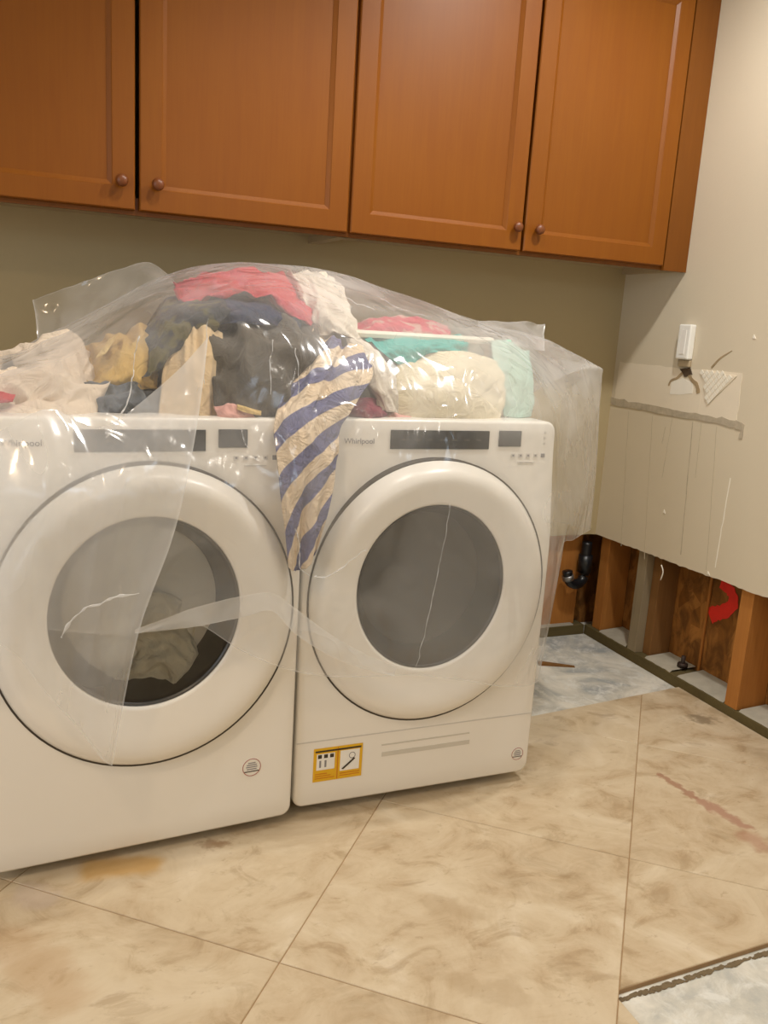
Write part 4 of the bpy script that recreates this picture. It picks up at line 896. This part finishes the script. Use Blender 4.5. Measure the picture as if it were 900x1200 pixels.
col((0.7932, 0.3800, 1.2335), (0.7475, 0.2000, 1.1436), (0.7151, 0.0500, 1.0049), (0.7196, 0.0300, 0.7960), (0.7145, 0.0000, 0.5661), (0.7115, 0.0200, 0.3312))
col((0.8667, 0.3600, 1.2105), (0.8375, 0.2400, 1.1370), (0.8027, 0.1200, 0.9923), (0.8085, 0.1100, 0.8500), (0.8057, 0.1000, 0.7298), (0.7767, 0.0900, 0.6344))
col((0.9488, 0.3400, 1.1774), (0.9308, 0.2700, 1.1259), (0.9161, 0.2100, 1.0069), (0.9197, 0.2000, 0.8829), (0.9173, 0.1900, 0.7571), (0.8880, 0.1800, 0.6515))
col((1.0305, 0.3400, 1.1500), (1.0304, 0.3200, 1.1127), (1.0298, 0.3100, 0.9966), (1.0386, 0.3100, 0.8640), (1.0457, 0.3100, 0.7420), (1.0492, 0.3100, 0.6454))
col((1.0898, 0.4800, 1.1484), (1.1027, 0.4800, 1.1022), (1.1128, 0.4800, 0.9773), (1.1251, 0.4800, 0.8352), (1.1323, 0.4800, 0.7044), (1.1349, 0.4800, 0.6067))
col((1.1220, 0.7000, 1.1471), (1.1502, 0.7200, 1.0845), (1.1734, 0.7400, 0.9467), (1.1853, 0.7400, 0.7913), (1.1918, 0.7400, 0.6483), (1.1942, 0.7400, 0.5676))
film('drape', cols, M['film'], 300, 130, .008, 7, 1.0, 3., (0,1,0,1), .010)
# loose flap folded back over the washer door (second layer)
fl = [[(-0.7240, -0.1700, 0.9803), (-0.7235, -0.2250, 0.8984), (-0.7277, -0.2300, 0.7918), (-0.7310, -0.2300, 0.7130), (-0.7345, -0.2250, 0.6389)],
      [(-0.6401, -0.1600, 1.0028), (-0.6422, -0.2150, 0.8949), (-0.6459, -0.2250, 0.7706), (-0.6413, -0.2250, 0.6890), (-0.6439, -0.2200, 0.6075)],
      [(-0.5511, -0.1200, 1.0391), (-0.5633, -0.2050, 0.9074), (-0.5740, -0.2150, 0.7641), (-0.5769, -0.2150, 0.6303), (-0.5765, -0.2100, 0.5068)],
      [(-0.4587, -0.1200, 1.0077), (-0.4808, -0.1950, 0.9042), (-0.4984, -0.2050, 0.7575), (-0.5131, -0.2050, 0.5863), (-0.5152, -0.2000, 0.4134)],
      [(-0.3436, -0.0600, 1.0801), (-0.3933, -0.1800, 0.9503), (-0.4191, -0.1950, 0.7679), (-0.4687, -0.2000, 0.5624), (-0.4738, -0.2000, 0.3461)],
      [(-0.2367, -0.0200, 1.1870), (-0.2855, -0.1500, 0.9795), (-0.3322, -0.1800, 0.7951), (-0.3992, -0.1900, 0.6027), (-0.4521, -0.1950, 0.3231)]]
film('folded_flap', fl, M['film2'], 90, 100, .010, 5, 2.0, 9., (0,0,1,1), .03)
# doubled hem strip running across the washer window to the dryer door
st = [[(-0.4070, -0.2000, 0.6142), (-0.4070, -0.2000, 0.6070)], [(-0.3442, -0.1900, 0.6309), (-0.3389, -0.1900, 0.6049)], [(-0.2741, -0.1800, 0.6479), (-0.2681, -0.1800, 0.6048)], [(-0.1909, -0.1650, 0.6578), (-0.1861, -0.1650, 0.6100)], [(-0.1167, -0.1500, 0.6557), (-0.1153, -0.1500, 0.6149)], [(-0.0605, -0.1400, 0.6154), (-0.0581, -0.1400, 0.5555)], [(0.0257, -0.1300, 0.5448), (0.0178, -0.1300, 0.4982)], [(0.1141, -0.1250, 0.4871), (0.1055, -0.1250, 0.4519)], [(0.2061, -0.1200, 0.4397), (0.2010, -0.1200, 0.4184)]]
film('hem_strip', st, M['film3'], 120, 8, .004, 8, 1, 14., (1,0,0,1), .15)
# loose fin standing up behind the left of the pile
fn = [[(-0.5736, 0.5200, 1.2409), (-0.5669, 0.5000, 1.1997), (-0.5649, 0.4600, 1.1385)], [(-0.5089, 0.5200, 1.2705), (-0.5064, 0.5000, 1.2244), (-0.5135, 0.4500, 1.1560)], [(-0.4368, 0.5200, 1.3010), (-0.4332, 0.4900, 1.2545), (-0.4454, 0.4400, 1.1913)], [(-0.3634, 0.5200, 1.3322), (-0.3623, 0.4900, 1.2848), (-0.3612, 0.4400, 1.2340)], [(-0.2885, 0.5200, 1.3554), (-0.2986, 0.4900, 1.3172), (-0.2893, 0.4300, 1.2745)], [(-0.2299, 0.5000, 1.3184), (-0.2301, 0.4700, 1.3027), (-0.2211, 0.4300, 1.2856)]]
film('loose_corner', fn, M['film'], 60, 30, .008, 5, 1.4, 21., (1,1,0,0), .05)
# small upright corner behind the right of the basket
fr = [[(0.6822, 0.5000, 1.2645), (0.6738, 0.4700, 1.2445), (0.6709, 0.4400, 1.2251)], [(0.7831, 0.5200, 1.2675), (0.7748, 0.4900, 1.2393), (0.7606, 0.4500, 1.2091)], [(0.8817, 0.5400, 1.2702), (0.8674, 0.5100, 1.2332), (0.8535, 0.4700, 1.1921)], [(0.9583, 0.5600, 1.2688), (0.9441, 0.5300, 1.2259), (0.9267, 0.5000, 1.1835)]]
film('loose_corner', fr, M['film2'], 40, 24, .010, 4, 1.5, 27., (1,0,1,0), .06)

# thin crease strands added along the film's highlight streaks to shape the glints
for pts, r_ in (([(-0.3771, 0.0000, 1.1842), (-0.3879, -0.0200, 1.1189), (-0.4025, -0.0600, 1.0612), (-0.4280, -0.1000, 1.0140), (-0.4525, -0.1200, 0.9843)], .0016),
               ([(-0.2335, 0.0000, 1.2273), (-0.2397, -0.0100, 1.1598), (-0.2478, -0.0300, 1.0893)], .0010), ([(-0.0963, -0.0200, 1.1888), (-0.1027, -0.0300, 1.1306), (-0.1023, -0.0500, 1.0735)], .0013),
               ([(-0.0427, -0.0100, 1.1726), (-0.0410, -0.0300, 1.1293), (-0.0428, -0.0500, 1.0751)], .0012),
               ([(-0.5445, -0.2350, 0.6247), (-0.5259, -0.2350, 0.6537), (-0.5013, -0.2350, 0.6756), (-0.4576, -0.2300, 0.6914), (-0.4027, -0.2200, 0.6948)], .0022),
               ([(-0.0648, -0.1300, 0.7950), (-0.0496, -0.1300, 0.7523), (-0.0517, -0.1300, 0.7098), (-0.0269, -0.1300, 0.6811)], .0012), ([(-0.0190, -0.1300, 0.6806), (0.0327, -0.1300, 0.6856), (0.0718, -0.1300, 0.7154), (0.1075, -0.1300, 0.7377)], .0016),
               ([(0.3181, -0.1150, 0.8321), (0.3033, -0.1200, 0.7139), (0.2844, -0.1200, 0.5882), (0.2605, -0.1150, 0.4321)], .0007),
               ([(-0.6455, -0.2100, 0.7954), (-0.6191, -0.2100, 0.8169), (-0.5928, -0.2100, 0.8321)], .0014), ([(-0.5928, -0.2100, 0.8321), (-0.5909, -0.2100, 0.8481)], .0012),
               ([(-0.4161, -0.1700, 0.9152), (-0.4300, -0.1800, 0.8669), (-0.4237, -0.1800, 0.8430)], .0010), ([(-0.3664, -0.1600, 0.9043), (-0.3478, -0.1700, 0.8595), (-0.3411, -0.1700, 0.8454)], .0012),
               ([(0.2869, 0.3600, 1.3141), (0.3391, 0.3000, 1.2795), (0.4102, 0.2600, 1.2620)], .0016), ([(0.1689, 0.3600, 1.3257), (0.1971, 0.3000, 1.2922), (0.2496, 0.2600, 1.2740)], .0016)):
    P_ = [p - PO for p in smoothpts(pts, 9)]
    tube('glint_crease', [p+Vector((.005*noise.noise(p*45), .002*noise.noise(p*70), .005*noise.noise(p*45+Vector((5,5,5))))) for p in P_], [r_*(.25+2.2*abs(noise.noise(p*70))) for p in P_], M['film3'], PF, 6)

# ------------------------------------------------------------------ small things on the bare concrete
sh_ = empty('wood_shim', (1.2777, 0.7359, -0.0120), math.radians(-25), 'thin brown wood shim on the bare concrete beside the dryer', 'wood scrap')
fixn(mk('shim', [(-.07,-.014,0),(.07,-.008,0),(.07,.008,0),(-.07,.014,0),(-.07,-.014,.010),(.07,-.008,.003),(.07,.008,.003),(-.07,.014,.010)], [(3,2,1,0),(4,5,6,7),(0,1,5,4),(1,2,6,5),(2,3,7,6),(3,0,4,7)], M['framing2'], sh_, False))
# recessed ceiling lights (above the frame); the second is added to brighten the wall
for i, (x, y, e_, c_, sp) in enumerate(CANS):
    c = empty('ceiling_downlight', (x, y, CEIL), 0, ['round recessed ceiling downlight above the machines', 'added round ceiling downlight that brightens the right wall', 'round recessed ceiling downlight behind the camera at left', 'round recessed ceiling downlight behind the camera at right'][i], 'ceiling light')
    tube('trim_ring', [(0,0,-.006), (0,0,0)], .095, M['bracket'], c, 32)
